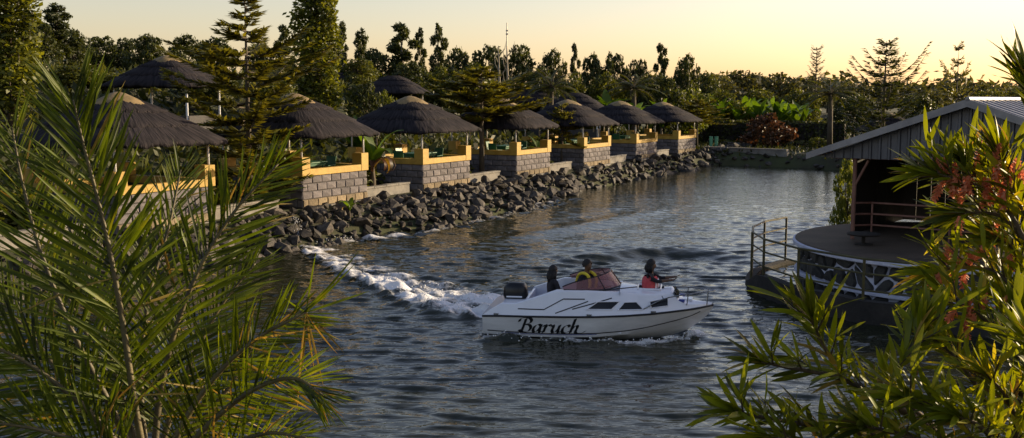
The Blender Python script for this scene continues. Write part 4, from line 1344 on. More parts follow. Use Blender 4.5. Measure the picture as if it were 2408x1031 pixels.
# clipped hedge, verge and far low wall
def hedge_box(name, pxa, pxb, Ya, Yb, top, depth, label):
    a, b = at_y(pxa, 300, Ya), at_y(pxb, 300, Yb); a.z = b.z = 0
    d = (b - a); L = d.length; rz = math.atan2(d.y, d.x)
    o = empty(name, (a.x, a.y, BASE), rz)
    mb = MB().box(.15, L - .15, .15, depth - .15, -.3, top - .18).build('branch_core', M['dark_wood'], o)
    r = np.random.default_rng(5); n = int(L * top * 90)
    c = np.stack([r.uniform(0, L, n), r.uniform(0, depth, n), r.uniform(0, top, n)], 1)
    face = r.random(n)
    c[face < .45, 1] = r.uniform(-.05, .15, (face < .45).sum()); m = (face >= .45) & (face < .85); c[m, 2] = top + r.uniform(-.16, .04, m.sum())
    a_ = r.normal(size=(n, 3)); a_ /= np.linalg.norm(a_, axis=1)[:, None]; b_ = np.cross(a_, r.normal(size=(n, 3))); b_ /= np.linalg.norm(b_, axis=1)[:, None]
    s = .16 * (.6 + .8 * r.random(n)); a_ *= s[:, None]; b_ *= (s * .5)[:, None]
    v = np.stack([c - a_, c - b_, c + a_, c + b_], 1).reshape(-1, 3)
    tag(link('foliage', np_mesh('foliage', v, np.arange(n * 4).reshape(-1, 4), M['hedge']), o), kind='stuff')
    tag(o, label, 'hedge')
hedge_box('hedge', 1648, 1990, 95, 90, 2.05, 1.6, 'long dark clipped hedge with sunlit top beyond the far shore')
hedge_box('low_hedge', 1690, 1960, 90.5, 86.5, .42, .8, 'knee high hedge strip in front of the long clipped hedge')
def far_wall():
    a, b = at_y(1655, 360, 81.2), at_y(1850, 364, 76.2)
    d = b - a; L = math.hypot(d.x, d.y)
    o = empty('shore_wall', (a.x, a.y, BASE), math.atan2(d.y, d.x))
    n = 5
    MB().box(0, L, 0, .3, -.6, .22).build('wall_body', M['concrete'], o)
    for k in range(n): MB().box(k * L / n + .01, (k + 1) * L / n - .01, -.04, .34, .222, .32).build('coping_stone', M['concrete'], o)
    tag(o, 'pale low concrete wall along the far shore beside the smallest gazebo', 'wall')
    p = at_y(1678, 340, 84.0); zg = gz(p.x, p.y)
    o = empty('green_bin', (p.x, p.y, zg))
    for s in (-1, 1):
        MB().lathe([(.13, .12), (.16, .95), (.17, .97), (.15, 1.0)], 12, (s * .22, 0, 0)).build('drum', mat_bin, o)
        MB().tube([(s * .22, 0, -.05), (s * .22, 0, .12)], .05, 6).build('foot', M['tube'], o)
    MB().tube([(-.42, 0, .75), (.42, 0, .75)], .025, 6).build('crossbar', M['tube'], o)
    tag(o, 'small pale green twin bin near the smallest far gazebo', 'bin')
mat_bin = mat('bin_green', (0.10, 0.30, 0.17), (0.16, 0.40, 0.24), .5, 4)
far_wall()

# ground cover on the slope
def undergrowth():
    r = np.random.default_rng(17); n = 26000
    t = r.uniform(-22, 75, n); d = r.uniform(4.6, 42, n)
    x = P2[0] + RU[0] * t + RV[0] * d; y = P2[1] + RU[1] * t + RV[1] * d
    bump = .5 + .5 * np.sin(x * .8 + 2 * np.sin(y * .35)) * np.cos(y * .6)
    z = ground_z(x, y) + r.random(n) * (.35 + 1.1 * bump * (d > 6))
    c = np.stack([x, y, z], 1)
    a = r.normal(size=(n, 3)); a[:, 2] = np.abs(a[:, 2]) + .3; a /= np.linalg.norm(a, axis=1)[:, None]
    b = np.cross(a, r.normal(size=(n, 3))); b /= np.linalg.norm(b, axis=1)[:, None]
    s = .30 * (.6 + .9 * r.random(n)); a *= s[:, None]; b *= (s * .4)[:, None]
    v = np.stack([c - a, c - b, c + a, c + b], 1).reshape(-1, 3)
    o = link('undergrowth', np_mesh('undergrowth', v, np.arange(n * 4).reshape(-1, 4), M['hedge']))
    tag(o, 'low green undergrowth covering the slope behind the gazebos', 'undergrowth', kind='stuff')
    # grass and weeds on the far shore and under the hedge
    n = 14000
    x = r.uniform(12, 60, n); y = r.uniform(66, 125, n)
    keep = lake_depth(x, y) < -1.2; x, y = x[keep], y[keep]; n = len(x)
    c = np.stack([x, y, ground_z(x, y) + .05], 1)
    a = r.normal(size=(n, 3)) * .4; a[:, 2] = 1; s = .22 * (.6 + .9 * r.random(n)); a *= s[:, None]
    b = np.stack([r.normal(size=n), r.normal(size=n), np.zeros(n)], 1); b /= np.linalg.norm(b, axis=1)[:, None]; b *= .09
    v = np.stack([c - b, c + b, c + a], 1).reshape(-1, 3)
    o = link('shore_grass', np_mesh('shore_grass', v, np.arange(n * 3).reshape(-1, 3), M['hedge']))
    tag(o, 'rough dark grass on the far shore around the hedge', 'grass', kind='stuff')
    # one far wood closing the horizon
    cs, rs = [], []
    for k in range(260):
        th = R(-62 + 124 * k / 259); D = 235 + 40 * r.random()
        x, y = D * math.sin(th), D * math.cos(th)
        hh = 5 + 3 * r.random()
        cs.append((x, y, gz(x, y) + hh * .45)); rs.append((4.5, 4.5, hh * .55))
    v, f = leaf_cloud(cs, rs, 30000, .9, r)
    o = link('distant_wood', np_mesh('distant_wood', v, f, M['far_leaf']))
    tag(o, 'distant dark wood along the horizon', 'wood', kind='stuff')
undergrowth()
# ------------------------------------------------------------------ the motor boat (local x = bow, y = port, z up, origin at transom on the waterline)
ST = [  # x, half beam at sheer, sheer z, half beam at chine, chine z, keel z
    (0.00, .84, .47, .76, .08, -.14), (0.40, .88, .49, .80, .07, -.17), (1.0, .92, .50, .84, .06, -.20), (1.7, .93, .51, .84, .06, -.22),
    (2.4, .91, .525, .79, .08, -.22), (3.0, .83, .545, .66, .12, -.19), (3.5, .70, .565, .48, .18, -.13), (3.9, .54, .585, .31, .25, -.04),
    (4.25, .37, .60, .17, .32, .10), (4.5, .22, .615, .07, .42, .28), (4.68, .09, .63, .02, .54, .45), (4.76, .02, .635, .01, .60, .58)]
def st(x):
    x = min(max(x, 0), 4.76)
    for a, b in zip(ST[:-1], ST[1:]):
        if x <= b[0]:
            u = (x - a[0]) / (b[0] - a[0]); return [p + (q - p) * u for p, q in zip(a, b)]
    return list(ST[-1])
def hull_y(x, z):
    s = st(x); u = (z - s[4]) / (s[2] - s[4])
    u = min(max(u, 0), 1)
    return s[3] + (s[1] - s[3]) * u + 0.02 * math.sin(math.pi * u)
# outline of the topsides above the sheer (x, z) and how far they lean in
TOP = [(0.00, .50), (0.16, .60), (0.40, .74), (0.72, .75), (1.05, .86), (1.56, 1.03), (2.0, 1.03), (2.45, 1.01), (2.85, .99), (3.2, .95), (3.6, .93), (3.92, .95), (4.06, .79), (4.22, .715), (4.5, .685), (4.74, .66)]
def top_z(x):
    for a, b in zip(TOP[:-1], TOP[1:]):
        if x <= b[0]: return a[1] + (b[1] - a[1]) * (x - a[0]) / (b[0] - a[0])
    return TOP[-1][1]
def deck_y(x, z):
    s = st(x); q = max(0, z - s[2])
    lean = 0.42 if x < 1.8 else 0.42 + .2 * min(1, (x - 1.8) / 1.4)
    return max(.004, s[1] - .015 - q * lean * min(1, s[1] / .5))

def make_boat():
    b = empty('motor_boat', tuple(BOAT_LOC), BOAT_RZ)
    b.rotation_euler = (R(1.5), R(-.6), BOAT_RZ)
    tag(b, 'white cabin motor boat with black lettering, speeding across the lake', 'boat')
    xs = sorted(set([s[0] for s in ST] + [x / 10 for x in range(1, 47, 2)]))
    # hull
    mb = MB(); n = 7; vs = []
    for x in xs:
        s = st(x)
        row = [(x, 0, s[5]), (x, s[3] * .5, s[5] + (s[4] - s[5]) * .42), (x, s[3], s[4])]
        for u in (.33, .66, 1): z = s[4] + (s[2] - s[4]) * u; row.append((x, hull_y(x, z), z))
        vs.append(row)
    for sg in (-1, 1):
        V = [(p[0], p[1] * sg, p[2]) for row in vs for p in row]; k = 6
        mb.add(V, [(i * k + j, i * k + j + 1, (i + 1) * k + j + 1, (i + 1) * k + j) for i in range(len(vs) - 1) for j in range(k - 1)])
    r0 = vs[0]
    mb.add([(p[0], -p[1], p[2]) for p in reversed(r0)] + [p for p in r0[1:]], [tuple(range(11))])
    hull = mb.build('hull', M['hull_paint'], b, False)
    hull.data.polygons.foreach_set('use_smooth', [True] * len(hull.data.polygons))
    em = hull.modifiers.new('edges', 'EDGE_SPLIT'); em.split_angle = R(28)
    # topsides and cabin roof
    xs2 = sorted(set([p[0] for p in TOP] + [x / 8 for x in range(1, 38)]))
    mb = MB()
    for sg in (-1, 1):
        V = []
        for x in xs2:
            z0, z1 = st(x)[2] + .012, max(top_z(x), st(x)[2] + .02)
            for u in (0, .5, .93, 1.0):
                z = z0 + (z1 - z0) * u; y = deck_y(x, z) - (.035 if u == 1.0 else 0)
                V.append((x, sg * max(.003, y), z))
        mb.add(V, [(i * 4 + j, i * 4 + j + 1, i * 4 + 5 + j, i * 4 + 4 + j) for i in range(len(xs2) - 1) for j in range(3)])
    side = mb.build('topsides', M['gelcoat'], b, False)
    side.data.polygons.foreach_set('use_smooth', [True] * len(side.data.polygons))
    side.modifiers.new('edges', 'EDGE_SPLIT').split_angle = R(30)
    # roof and fore deck; an open hatch is left for the passenger
    mb = MB()
    rx = [x for x in xs2 if x >= 2.85]
    V, F = [], []
    cols = [-1, -.55, -.3, 0, .3, .55, 1]
    for x in rx:
        y1 = max(.003, deck_y(x, top_z(x)) - .035)
        for c in cols: V.append((x, c * y1, top_z(x) + (.055 if x < 3.95 else .03) * (1 - c * c)))
    for i in range(len(rx) - 1):
        for j in range(6):
            if 3.2 <= rx[i] < 3.66 and j in (2, 3): continue
            F.append((i * 7 + j, i * 7 + j + 1, i * 7 + 8 + j, i * 7 + 7 + j))
    rf = mb.add(V, F).build('cabin_roof', M['gelcoat'], b)
    rf.data.polygons.foreach_set('use_smooth', [True] * len(rf.data.polygons))
    for a, c in (((3.2, -.24), (3.68, -.24)), ((3.2, .24), (3.68, .24)), ((3.2, -.24), (3.2, .24)), ((3.68, -.24), (3.68, .24))):
        MB().tube([(a[0], a[1], .99), (c[0], c[1], .99)], .02, 6).build('hatch_frame', M['gelcoat'], rf)
    # cockpit liner
    mb = MB(); V = []
    cx = [x for x in xs2 if .85 <= x <= 2.86]
    for sg in (-1, 1):
        V = []
        for x in cx:
            y = deck_y(x, top_z(x)) - .035
            V += [(x, sg * y, top_z(x)), (x, sg * (y - .07), top_z(x) - .005), (x, sg * (y - .10), .20)]
        mb.add(V, [(i * 3 + j, i * 3 + j + 1, i * 3 + 4 + j, i * 3 + 3 + j) for i in range(len(cx) - 1) for j in range(2)])
    mb.box(.9, 2.9, -.72, .72, .15, .20)
    mb.build('cockpit_liner', M['gelcoat'], b)
    MB().box(.86, .92, -.74, .74, .2, .78).build('transom_board', M['gelcoat'], b, bevel=.015)
    MB().add([(0.0, -.82, .505), (0.0, .82, .505), (.38, .72, .70), (.38, -.72, .70), (.88, .70, .70), (.88, -.70, .70)], [(0, 1, 2, 3), (3, 2, 4, 5)]).build('stern_deck', M['gelcoat'], b)
    MB().add([(2.86, -.62, .2), (2.86, .62, .2), (2.86, .62, 1.0), (2.86, -.62, 1.0)], [(0, 1, 2, 3)]).build('bulkhead', M['dark_cloth'], b)  # dark sheet put in for the shade of the open cabin
    for y in (-.34, .34): MB().box(1.95, 2.35, y - .22, y + .22, .20, .55).build('seat', M['blue_paint'], b, bevel=.03)
    MB().box(.95, 1.5, -.66, .66, .20, .52).build('bench', M['blue_paint'], b, bevel=.03)
    # rubbing strake and stripes
    def strip(name, pts, w, m, fn, off=.004):
        pp = catmull([(p[0], p[1], 0) for p in pts], max(12, len(pts) * 7)) if len(pts) > 2 else [Vector((pts[0][0] + (pts[1][0] - pts[0][0]) * k / 10, pts[0][1] + (pts[1][1] - pts[0][1]) * k / 10, 0)) for k in range(11)]
        for sg in (-1, 1):
            V = []
            for p in pp:
                V += [(p.x, sg * (fn(p.x, p.y + w / 2) + off), p.y + w / 2), (p.x, sg * (fn(p.x, p.y - w / 2) + off), p.y - w / 2)]
            MB().add(V, [(2 * i, 2 * i + 1, 2 * i + 3, 2 * i + 2) for i in range(len(pp) - 1)]).build(name, m, b)
    for sg in (-1, 1):
        MB().tube([(x, sg * (st(x)[1] + .004), st(x)[2] + .004) for x in xs], .022, 6).build('rubbing_strake', M['black'], b, True)
    strip('boot_stripe', [(x, st(x)[4] + .085 + max(0, x - 3.2) * .02) for x in (0.1, .8, 1.6, 2.4, 3.2, 3.9, 4.3, 4.5)], .022, M['black'], hull_y)
    strip('blue_stripe', [(x, st(x)[4] + .06) for x in (.4, 1.0, 1.7, 2.4)], .014, M['blue_paint'], hull_y)
    def seg_strip(name, a, c, w=.022):
        strip(name, [a, c], w, M['black'], deck_y, .006)
    for a, c in (((.76, .645), (1.31, .645)), ((1.31, .645), (1.71, .86)), ((1.71, .86), (2.15, .86)), ((1.55, .58), (2.22, .82)), ((1.9, .665), (2.7, .88))): seg_strip('trim_line', a, c)
    # cabin windows
    def window(name, poly, frame=True):
        for sg in (-1, 1):
            P = []
            for (x, z) in poly: P.append((x, sg * (deck_y(x, z) + .012), z))
            o = MB().prism(P, (0, -sg * .02, 0)).build(name, M['window'], b)
            ring = P + [P[0]]
            MB().tube([Vector(p) + Vector((0, sg * .002, 0)) for p in ring], .012, 5).build('window_frame', M['gelcoat'], o)
    window('window', [(2.19, .665), (2.70, .665), (2.86, .815), (2.42, .815)])
    window('window', [(2.83, .655), (3.34, .655), (3.20, .80), (2.96, .80)])
    window('window', [(3.50, .675), (3.84, .70), (3.83, .85), (3.47, .80)])
    for y0, y1 in ((-.33, -.03), (.03, .33)):           # two panes in the raked front
        MB().prism([(3.955, y0, .945), (3.955, y1, .945), (4.05, y1 * .92, .83), (4.05, y0 * .92, .83)], (.012, 0, .016)).build('front_window', M['window'], b)
    # wrap-round tinted windscreen
    base = catmull([(1.70, -.66, 1.03), (2.15, -.62, 1.02), (2.55, -.50, 1.02), (2.80, -.22, 1.04), (2.84, 0, 1.045), (2.80, .22, 1.04), (2.55, .50, 1.02), (2.15, .62, 1.02), (1.70, .66, 1.03)], 33)
    V = []; topl = []
    for k, p in enumerate(base):
        u = abs(k - 16) / 16.0; h = .30 * (1 - u ** 3 * .8)
        q = Vector((p.x - h * .75 * (1 - .4 * u), p.y * (1 - h * .35), p.z + h)); topl.append(q); V += [p, q]
    sc = MB().add(V, [(2 * i, 2 * i + 2, 2 * i + 3, 2 * i + 1) for i in range(32)]).build('windscreen', M['pink_glass'], b, True)
    MB().tube(topl, .011, 5).build('screen_rim', M['black'], sc)
    MB().tube(base, .013, 5).build('screen_seat', M['black'], sc)
    for k in (8, 16, 24): MB().tube([base[k], topl[k]], .011, 5).build('screen_bar', M['black'], sc)
    # bow rail
    r1 = catmull([(3.35, -.66, .66), (3.75, -.56, .86), (4.25, -.36, .93), (4.66, -.12, .95), (4.80, 0, .95), (4.66, .12, .95), (4.25, .36, .93), (3.75, .56, .86), (3.35, .66, .66)], 40)
    rl = MB().tube(r1, .013, 6).build('bow_rail', M['tube'], b, True)
    for x, y, z in ((3.75, .56, .86), (4.25, .36, .93), (4.66, .12, .95)):
        for sg in (-1, 1): MB().tube([(x - .03, sg * (y - .02), top_z(x) - .02), (x, sg * y, z)], .011, 5).build('stanchion', M['tube'], rl)
    MB().tube([(2.2, -.66, .98), (2.8, -.5, 1.04), (3.2, -.30, 1.05)], .012, 5).build('grab_rail', M['black'], b, True)
    MB().box(4.14, 4.34, -.12, .12, .735, .775).build('anchor_hatch', M['gelcoat'], b, bevel=.01)
    for y in (-.28, .28): MB().box(4.05, 4.18, y - .05, y + .05, .745, .80).build('cushion', M['blue_paint'], b, bevel=.015)
    for x in (.3, 2.25, 3.55): MB().box(x - .05, x + .05, -st(x)[1] - .0, -st(x)[1] + .04, st(x)[2] + .02, st(x)[2] + .055).build('cleat', M['tube'], b)
    # outboard engine
    e = MB()
    sec = []
    for (z, x0, x1, w) in ((.44, -.30, .02, .10), (.56, -.36, .06, .15), (.68, -.40, .08, .17), (.84, -.38, .06, .165), (.93, -.30, 0, .12)):
        x0 += .72; x1 += .76; z += .10
        sec.append([(x0, -w * .7, z), (x0 + .06, -w, z), (x1 - .06, -w, z), (x1, -w * .6, z), (x1, w * .6, z), (x1 - .06, w, z), (x0 + .06, w, z), (x0, w * .7, z)])
    V = [p for s in sec for p in s]
    e.add(V, [(i * 8 + j, i * 8 + (j + 1) % 8, i * 8 + 8 + (j + 1) % 8, i * 8 + 8 + j) for i in range(4) for j in range(8)] + [tuple(reversed(range(8))), tuple(range(32, 40))])
    en = e.build('engine_cowl', M['black'], b, True)
    MB().box(.40, .74, -.178, -.160, .735, .765).build('engine_stripe', M['gelcoat'], en)
    MB().tube([(.10, 0, .40), (.0, 0, .12), (-.06, 0, -.35)], [.07, .08, .05], 8).build('engine_leg', M['black'], b)
    MB().box(.46, .68, -.10, .10, .50, .60).build('engine_bracket', M['black'], b)
    # the name on the hull, drawn with a broad nib
    LET = {
        'B': ([[(.42, 1.62), (.36, 1.1), (.26, .5), (.18, .0)], [(-.30, 1.22), (-.22, 1.55), (.2, 1.74), (.75, 1.72), (1.08, 1.45), (.95, 1.08), (.40, .93)], [(.40, .93), (.92, .90), (1.16, .58), (1.0, .12), (.5, -.04), (.05, .06), (-.12, .24)]], 1.42),
        'a': ([[(.86, .84), (.62, 1.0), (.25, .82), (.06, .38), (.20, .0), (.48, .1), (.75, .5), (.90, .92)], [(.92, .96), (.82, .45), (.84, .06), (1.0, .02), (1.18, .2)]], 1.2),
        'r': ([[(-.02, .72), (.14, .96), (.24, .92), (.18, .5), (.10, .0)], [(.18, .46), (.40, .86), (.66, .98), (.80, .84)]], .92),
        'u': ([[(-.02, .74), (.14, .97), (.20, .70), (.12, .28), (.28, .0), (.58, .16), (.82, .55), (.90, .97)], [(.92, .97), (.82, .42), (.86, .04), (1.02, .04), (1.18, .22)]], 1.2),
        'c': ([[(.82, .74), (.70, .98), (.36, .90), (.10, .52), (.14, .10), (.42, -.03), (.72, .10), (.92, .28)]], .95),
        'h': ([[(.36, 1.74), (.28, 1.2), (.18, .6), (.08, .0)], [(.16, .40), (.42, .84), (.70, .96), (.78, .70), (.66, .28), (.72, .0), (1.05, -.06), (1.45, .02), (1.75, .28)]], 1.0)}
    u = .182; x0, z0 = .80, .165
    nib = Vector((math.cos(R(24)), math.sin(R(24)), 0)) * .19
    adv = 0; nm = None
    for ch in 'Baruch':
        strokes, w = LET[ch]
        mb = MB()
        for sk in strokes:
            pp = catmull([(p[0] + .24 * p[1], p[1], 0) for p in sk], 22)
            V = []
            for p in pp:
                for sg in (1, -1):
                    q = p + nib * sg
                    X, Z = x0 + (adv + q.x) * u, z0 + q.y * u
                    V.append((X, -(hull_y(X, Z) + .006), Z))
            mb.add(V, [(2 * i, 2 * i + 1, 2 * i + 3, 2 * i + 2) for i in range(21)])
        mb.build('letter', M['black'], b)
        adv += w
    return b
BOAT = make_boat()
BM = Matrix.Translation(BOAT_LOC) @ Euler((R(1.5), R(-.6), BOAT_RZ)).to_matrix().to_4x4()

# ------------------------------------------------------------------ people on board
def person(name, label, origin, rz, J, m_body, hairs, scale=1.0):
    """one skinned body: J maps joint name -> (x forward, y left, z up) from the seat / floor point"""
    me = bpy.data.meshes.new('body_cage')
    V, E, Rd = [], [], []
    def add(p, r, par=None):
        V.append(tuple(Vector(p))); Rd.append(r)
        if par is not None: E.append((par, len(V) - 1))
        return len(V) - 1
    pel = add(J['pelvis'], .135); ab = add(Vector(J['pelvis']).lerp(Vector(J['chest']), .5), .125, pel)
    chs = add(J['chest'], .135, ab); nb = add(J['neck'], .06, chs)
    hd = Vector(J['head'])
    ck = add(Vector(J['neck']).lerp(hd, .45), .055, nb)
    h1 = add(hd + Vector((.012, 0, -.035)), .082, ck); h2 = add(hd + Vector((.0, 0, .04)), .092, h1); add(hd + Vector((-.01, 0, .10)), .058, h2)
    for s, sg in (('l', 1), ('r', -1)):
        sh = add(J['sho_' + s], .062, chs); el = add(J['elb_' + s], .043, sh); wr = add(J['wri_' + s], .028, el)
        d = (Vector(J['wri_' + s]) - Vector(J['elb_' + s])).normalized(); side = d.cross(Vector((0, 0, 1)))
        if side.length < .1: side = Vector((0, 1, 0))
        side.normalize(); dn = side.cross(d)
        pm = add(Vector(J['wri_' + s]) + d * .06, .030, wr)
        pc = Vector(J['wri_' + s]) + d * .085
        for k, (o, ln) in enumerate(((-.030, .066), (-.010, .076), (.010, .071), (.030, .055))):
            a = add(pc + side * o + d * .012, .009, pm); bb = add(pc + side * o + d * (.012 + ln * .55) + dn * .008, .0085, a); add(pc + side * o + d * (.012 + ln) + dn * .026, .007, bb)
        t0 = add(Vector(J['wri_' + s]) + d * .04 + side * .04 * sg, .010, wr); add(Vector(J['wri_' + s]) + d * .085 + side * .062 * sg, .008, t0)
        hp = add(J['hip_' + s], .09, pel); kn = add(J['kne_' + s], .06, hp); an = add(J['ank_' + s], .042, kn); add(Vector(J['ank_' + s]) + Vector((.15, 0, -.035)), .034, an)
    me.from_pydata(V, E, [])
    o = bpy.data.objects.new(name, me); COL.objects.link(o)
    sk = o.modifiers.new('skin', 'SKIN'); sk.use_smooth_shade = True
    for i, v in enumerate(me.skin_vertices[0].data):
        v.radius = (Rd[i], Rd[i]); v.use_root = (i == 0)
    ss = o.modifiers.new('sub', 'SUBSURF'); ss.levels = ss.render_levels = 2
    dg = bpy.context.evaluated_depsgraph_get()
    body = bpy.data.meshes.new_from_object(o.evaluated_get(dg))
    bpy.data.objects.remove(o)
    # flatten the trunk a little, shape the face
    bm = bmesh.new(); bm.from_mesh(body)
    for v in bm.verts:
        q = v.co - hd
        if q.length < .17:
            v.co.y = hd.y + q.y * .84
            f = q.x / .1
            if f > .5:
                nose = math.exp(-((q.y / .018) ** 2)) * math.exp(-(((q.z + .005) / .028) ** 2)) * .022
                brow = -math.exp(-(((abs(q.y) - .032) / .016) ** 2)) * math.exp(-(((q.z - .022) / .014) ** 2)) * .010
                lip = math.exp(-((q.y / .03) ** 2)) * math.exp(-(((q.z + .052) / .012) ** 2)) * .007
                v.co.x += nose + brow + lip
    bm.to_mesh(body); bm.free()
    body.materials.clear(); body.materials.append(m_body); body.materials.append(M['skin'])
    body.polygons.foreach_set('use_smooth', [True] * len(body.polygons))
    arms = [Vector(J['wri_l']), Vector(J['wri_r'])]
    for p in body.polygons:
        c = p.center
        if (c - hd).length < .17 or c.z > Vector(J['neck']).z + .012 or any((c - a).length < .16 for a in arms): p.material_index = 1
    P = BM @ Vector(origin)
    g = link(name, body, None, loc=P, rot=(0, 0, BOAT_RZ + rz), scale=(scale,) * 3)
    tag(g, label, 'person')
    for sg in (1, -1):                                   # ears
        pass
    hairs(g, hd)
    return g
def short_hair(g, hd, long=0.0):
    mb = MB(); n, k = 14, 9; V, F = [], []
    for i in range(k):
        ph = (i / (k - 1)) * R(118)
        for j in range(n):
            q = 2 * math.pi * j / n
            front = max(0, math.cos(q))
            p2 = ph * (1 - .42 * front)
            rr = .108 + .006 * math.sin(j * 5 + i * 3)
            V.append((hd.x - .012 + rr * 1.0 * math.sin(p2) * math.cos(q), hd.y + rr * .92 * math.sin(p2) * math.sin(q), hd.z + .028 + rr * 1.05 * math.cos(p2)))
    F = [(i * n + j, (i + 1) * n + j, (i + 1) * n + (j + 1) % n, i * n + (j + 1) % n) for i in range(k - 1) for j in range(n)]
    mb.add(V, F)
    if long:
        for j in range(9):
            q = R(70 + 220 * j / 8)
            a = Vector((hd.x - .01 + .095 * math.cos(q), hd.y + .09 * math.sin(q), hd.z + .01))
            mb.tube([a, a + Vector((-.02, 0, -long * .5)), a + Vector((-.01, .01, -long))], [.035, .04, .018], 6)
    mb.build('hair', M['hair'], g, True)
def cap_hair(g, hd):
    short_hair(g, hd)
def vest(g, J, m, straps=None, stripes=None):
    """life jacket: padded shell round the chest with shoulder straps"""
    c, p = Vector(J['chest']), Vector(J['pelvis'])
    mb = MB(); n = 18; V = []
    zs = [(.02, 1.0), (.35, 1.06), (.7, 1.08), (1.0, 1.02), (1.22, .78)]
    for u, w in zs:
        ctr = p.lerp(c, u)
        for j in range(n):
            q = 2 * math.pi * j / n
            V.append((ctr.x + .165 * w * math.cos(q), ctr.y + .205 * w * math.sin(q), ctr.z))
    mb.add(V, [(i * n + j, i * n + (j + 1) % n, (i + 1) * n + (j + 1) % n, (i + 1) * n + j) for i in range(len(zs) - 1) for j in range(n)])
    o = mb.build('life_vest', m, g, True)
    if straps:
        for sg in (1, -1):
            pts = catmull([(p.x + .155, sg * .085, p.z + .12), (c.x + .185, sg * .10, c.z - .02), (c.x + .13, sg * .105, c.z + .12), (c.x, sg * .10, c.z + .155), (c.x - .12, sg * .10, c.z + .10), (c.x - .185, sg * .09, c.z - .05)], 20)
            MB().tube(pts, .034, 6).build('strap', straps, o, True)
    if stripes:
        for yy in (-.12, -.04, .04, .12):
            pts = [(p.lerp(c, u).x + .168 * w * math.cos(yy / .21), yy, p.lerp(c, u).z) for u, w in zs[:-1]]
            MB().tube(pts, .020, 5).build('stripe', stripes, o, True)
SEAT = dict(pelvis=(0, 0, .10), chest=(.02, 0, .47), neck=(.03, 0, .62), head=(.05, 0, .77), sho_l=(.02, .18, .54), sho_r=(.02, -.18, .54), elb_l=(.10, .25, .30), elb_r=(.10, -.25, .30), wri_l=(.33, .16, .26), wri_r=(.33, -.16, .26),
            hip_l=(.05, .09, .07), hip_r=(.05, -.09, .07), kne_l=(.43, .12, .09), kne_r=(.43, -.12, .09), ank_l=(.45, .12, -.27), ank_r=(.45, -.12, -.27))
J1 = dict(SEAT); J1['chest'] = (-.02, 0, .45); J1['neck'] = (-.01, 0, .60); J1['head'] = (.03, 0, .745)
a = person('person', 'person in dark clothes with long dark hair seated at the back of the boat', (1.38, -.10, .60), R(25), J1, M['dark_cloth'], lambda g, h: short_hair(g, h, .26), .95)
J2 = dict(SEAT); J2['wri_l'] = (.42, .14, .36); J2['wri_r'] = (.42, -.14, .36)
b = person('person', 'person at the helm in dark clothes with yellow life vest straps', (2.06, .22, .565), R(-35), J2, M['dark_cloth'], lambda g, h: cap_hair(g, h), 1.06)
vest(b, J2, M['dark_cloth'], straps=M['yellow_cloth'])
J3 = dict(pelvis=(0, 0, .82), chest=(.0, 0, 1.12), neck=(.01, 0, 1.27), head=(.03, 0, 1.41), sho_l=(0, .17, 1.19), sho_r=(0, -.17, 1.19), elb_l=(.22, .20, 1.10), elb_r=(.20, -.20, 1.09), wri_l=(.46, .17, 1.15), wri_r=(.44, -.15, 1.13),
          hip_l=(0, .09, .79), hip_r=(0, -.09, .79), kne_l=(.05, .10, .45), kne_r=(.05, -.10, .45), ank_l=(0, .10, .08), ank_r=(0, -.10, .08))
c = person('person', 'person with dark hair in red striped vest standing in the cabin hatch, arms forward', (3.44, 0, .08), R(-8), J3, M['dark_cloth'], lambda g, h: short_hair(g, h, .16), .97)
vest(c, J3, M['red_cloth'], stripes=M['pink_cloth'])

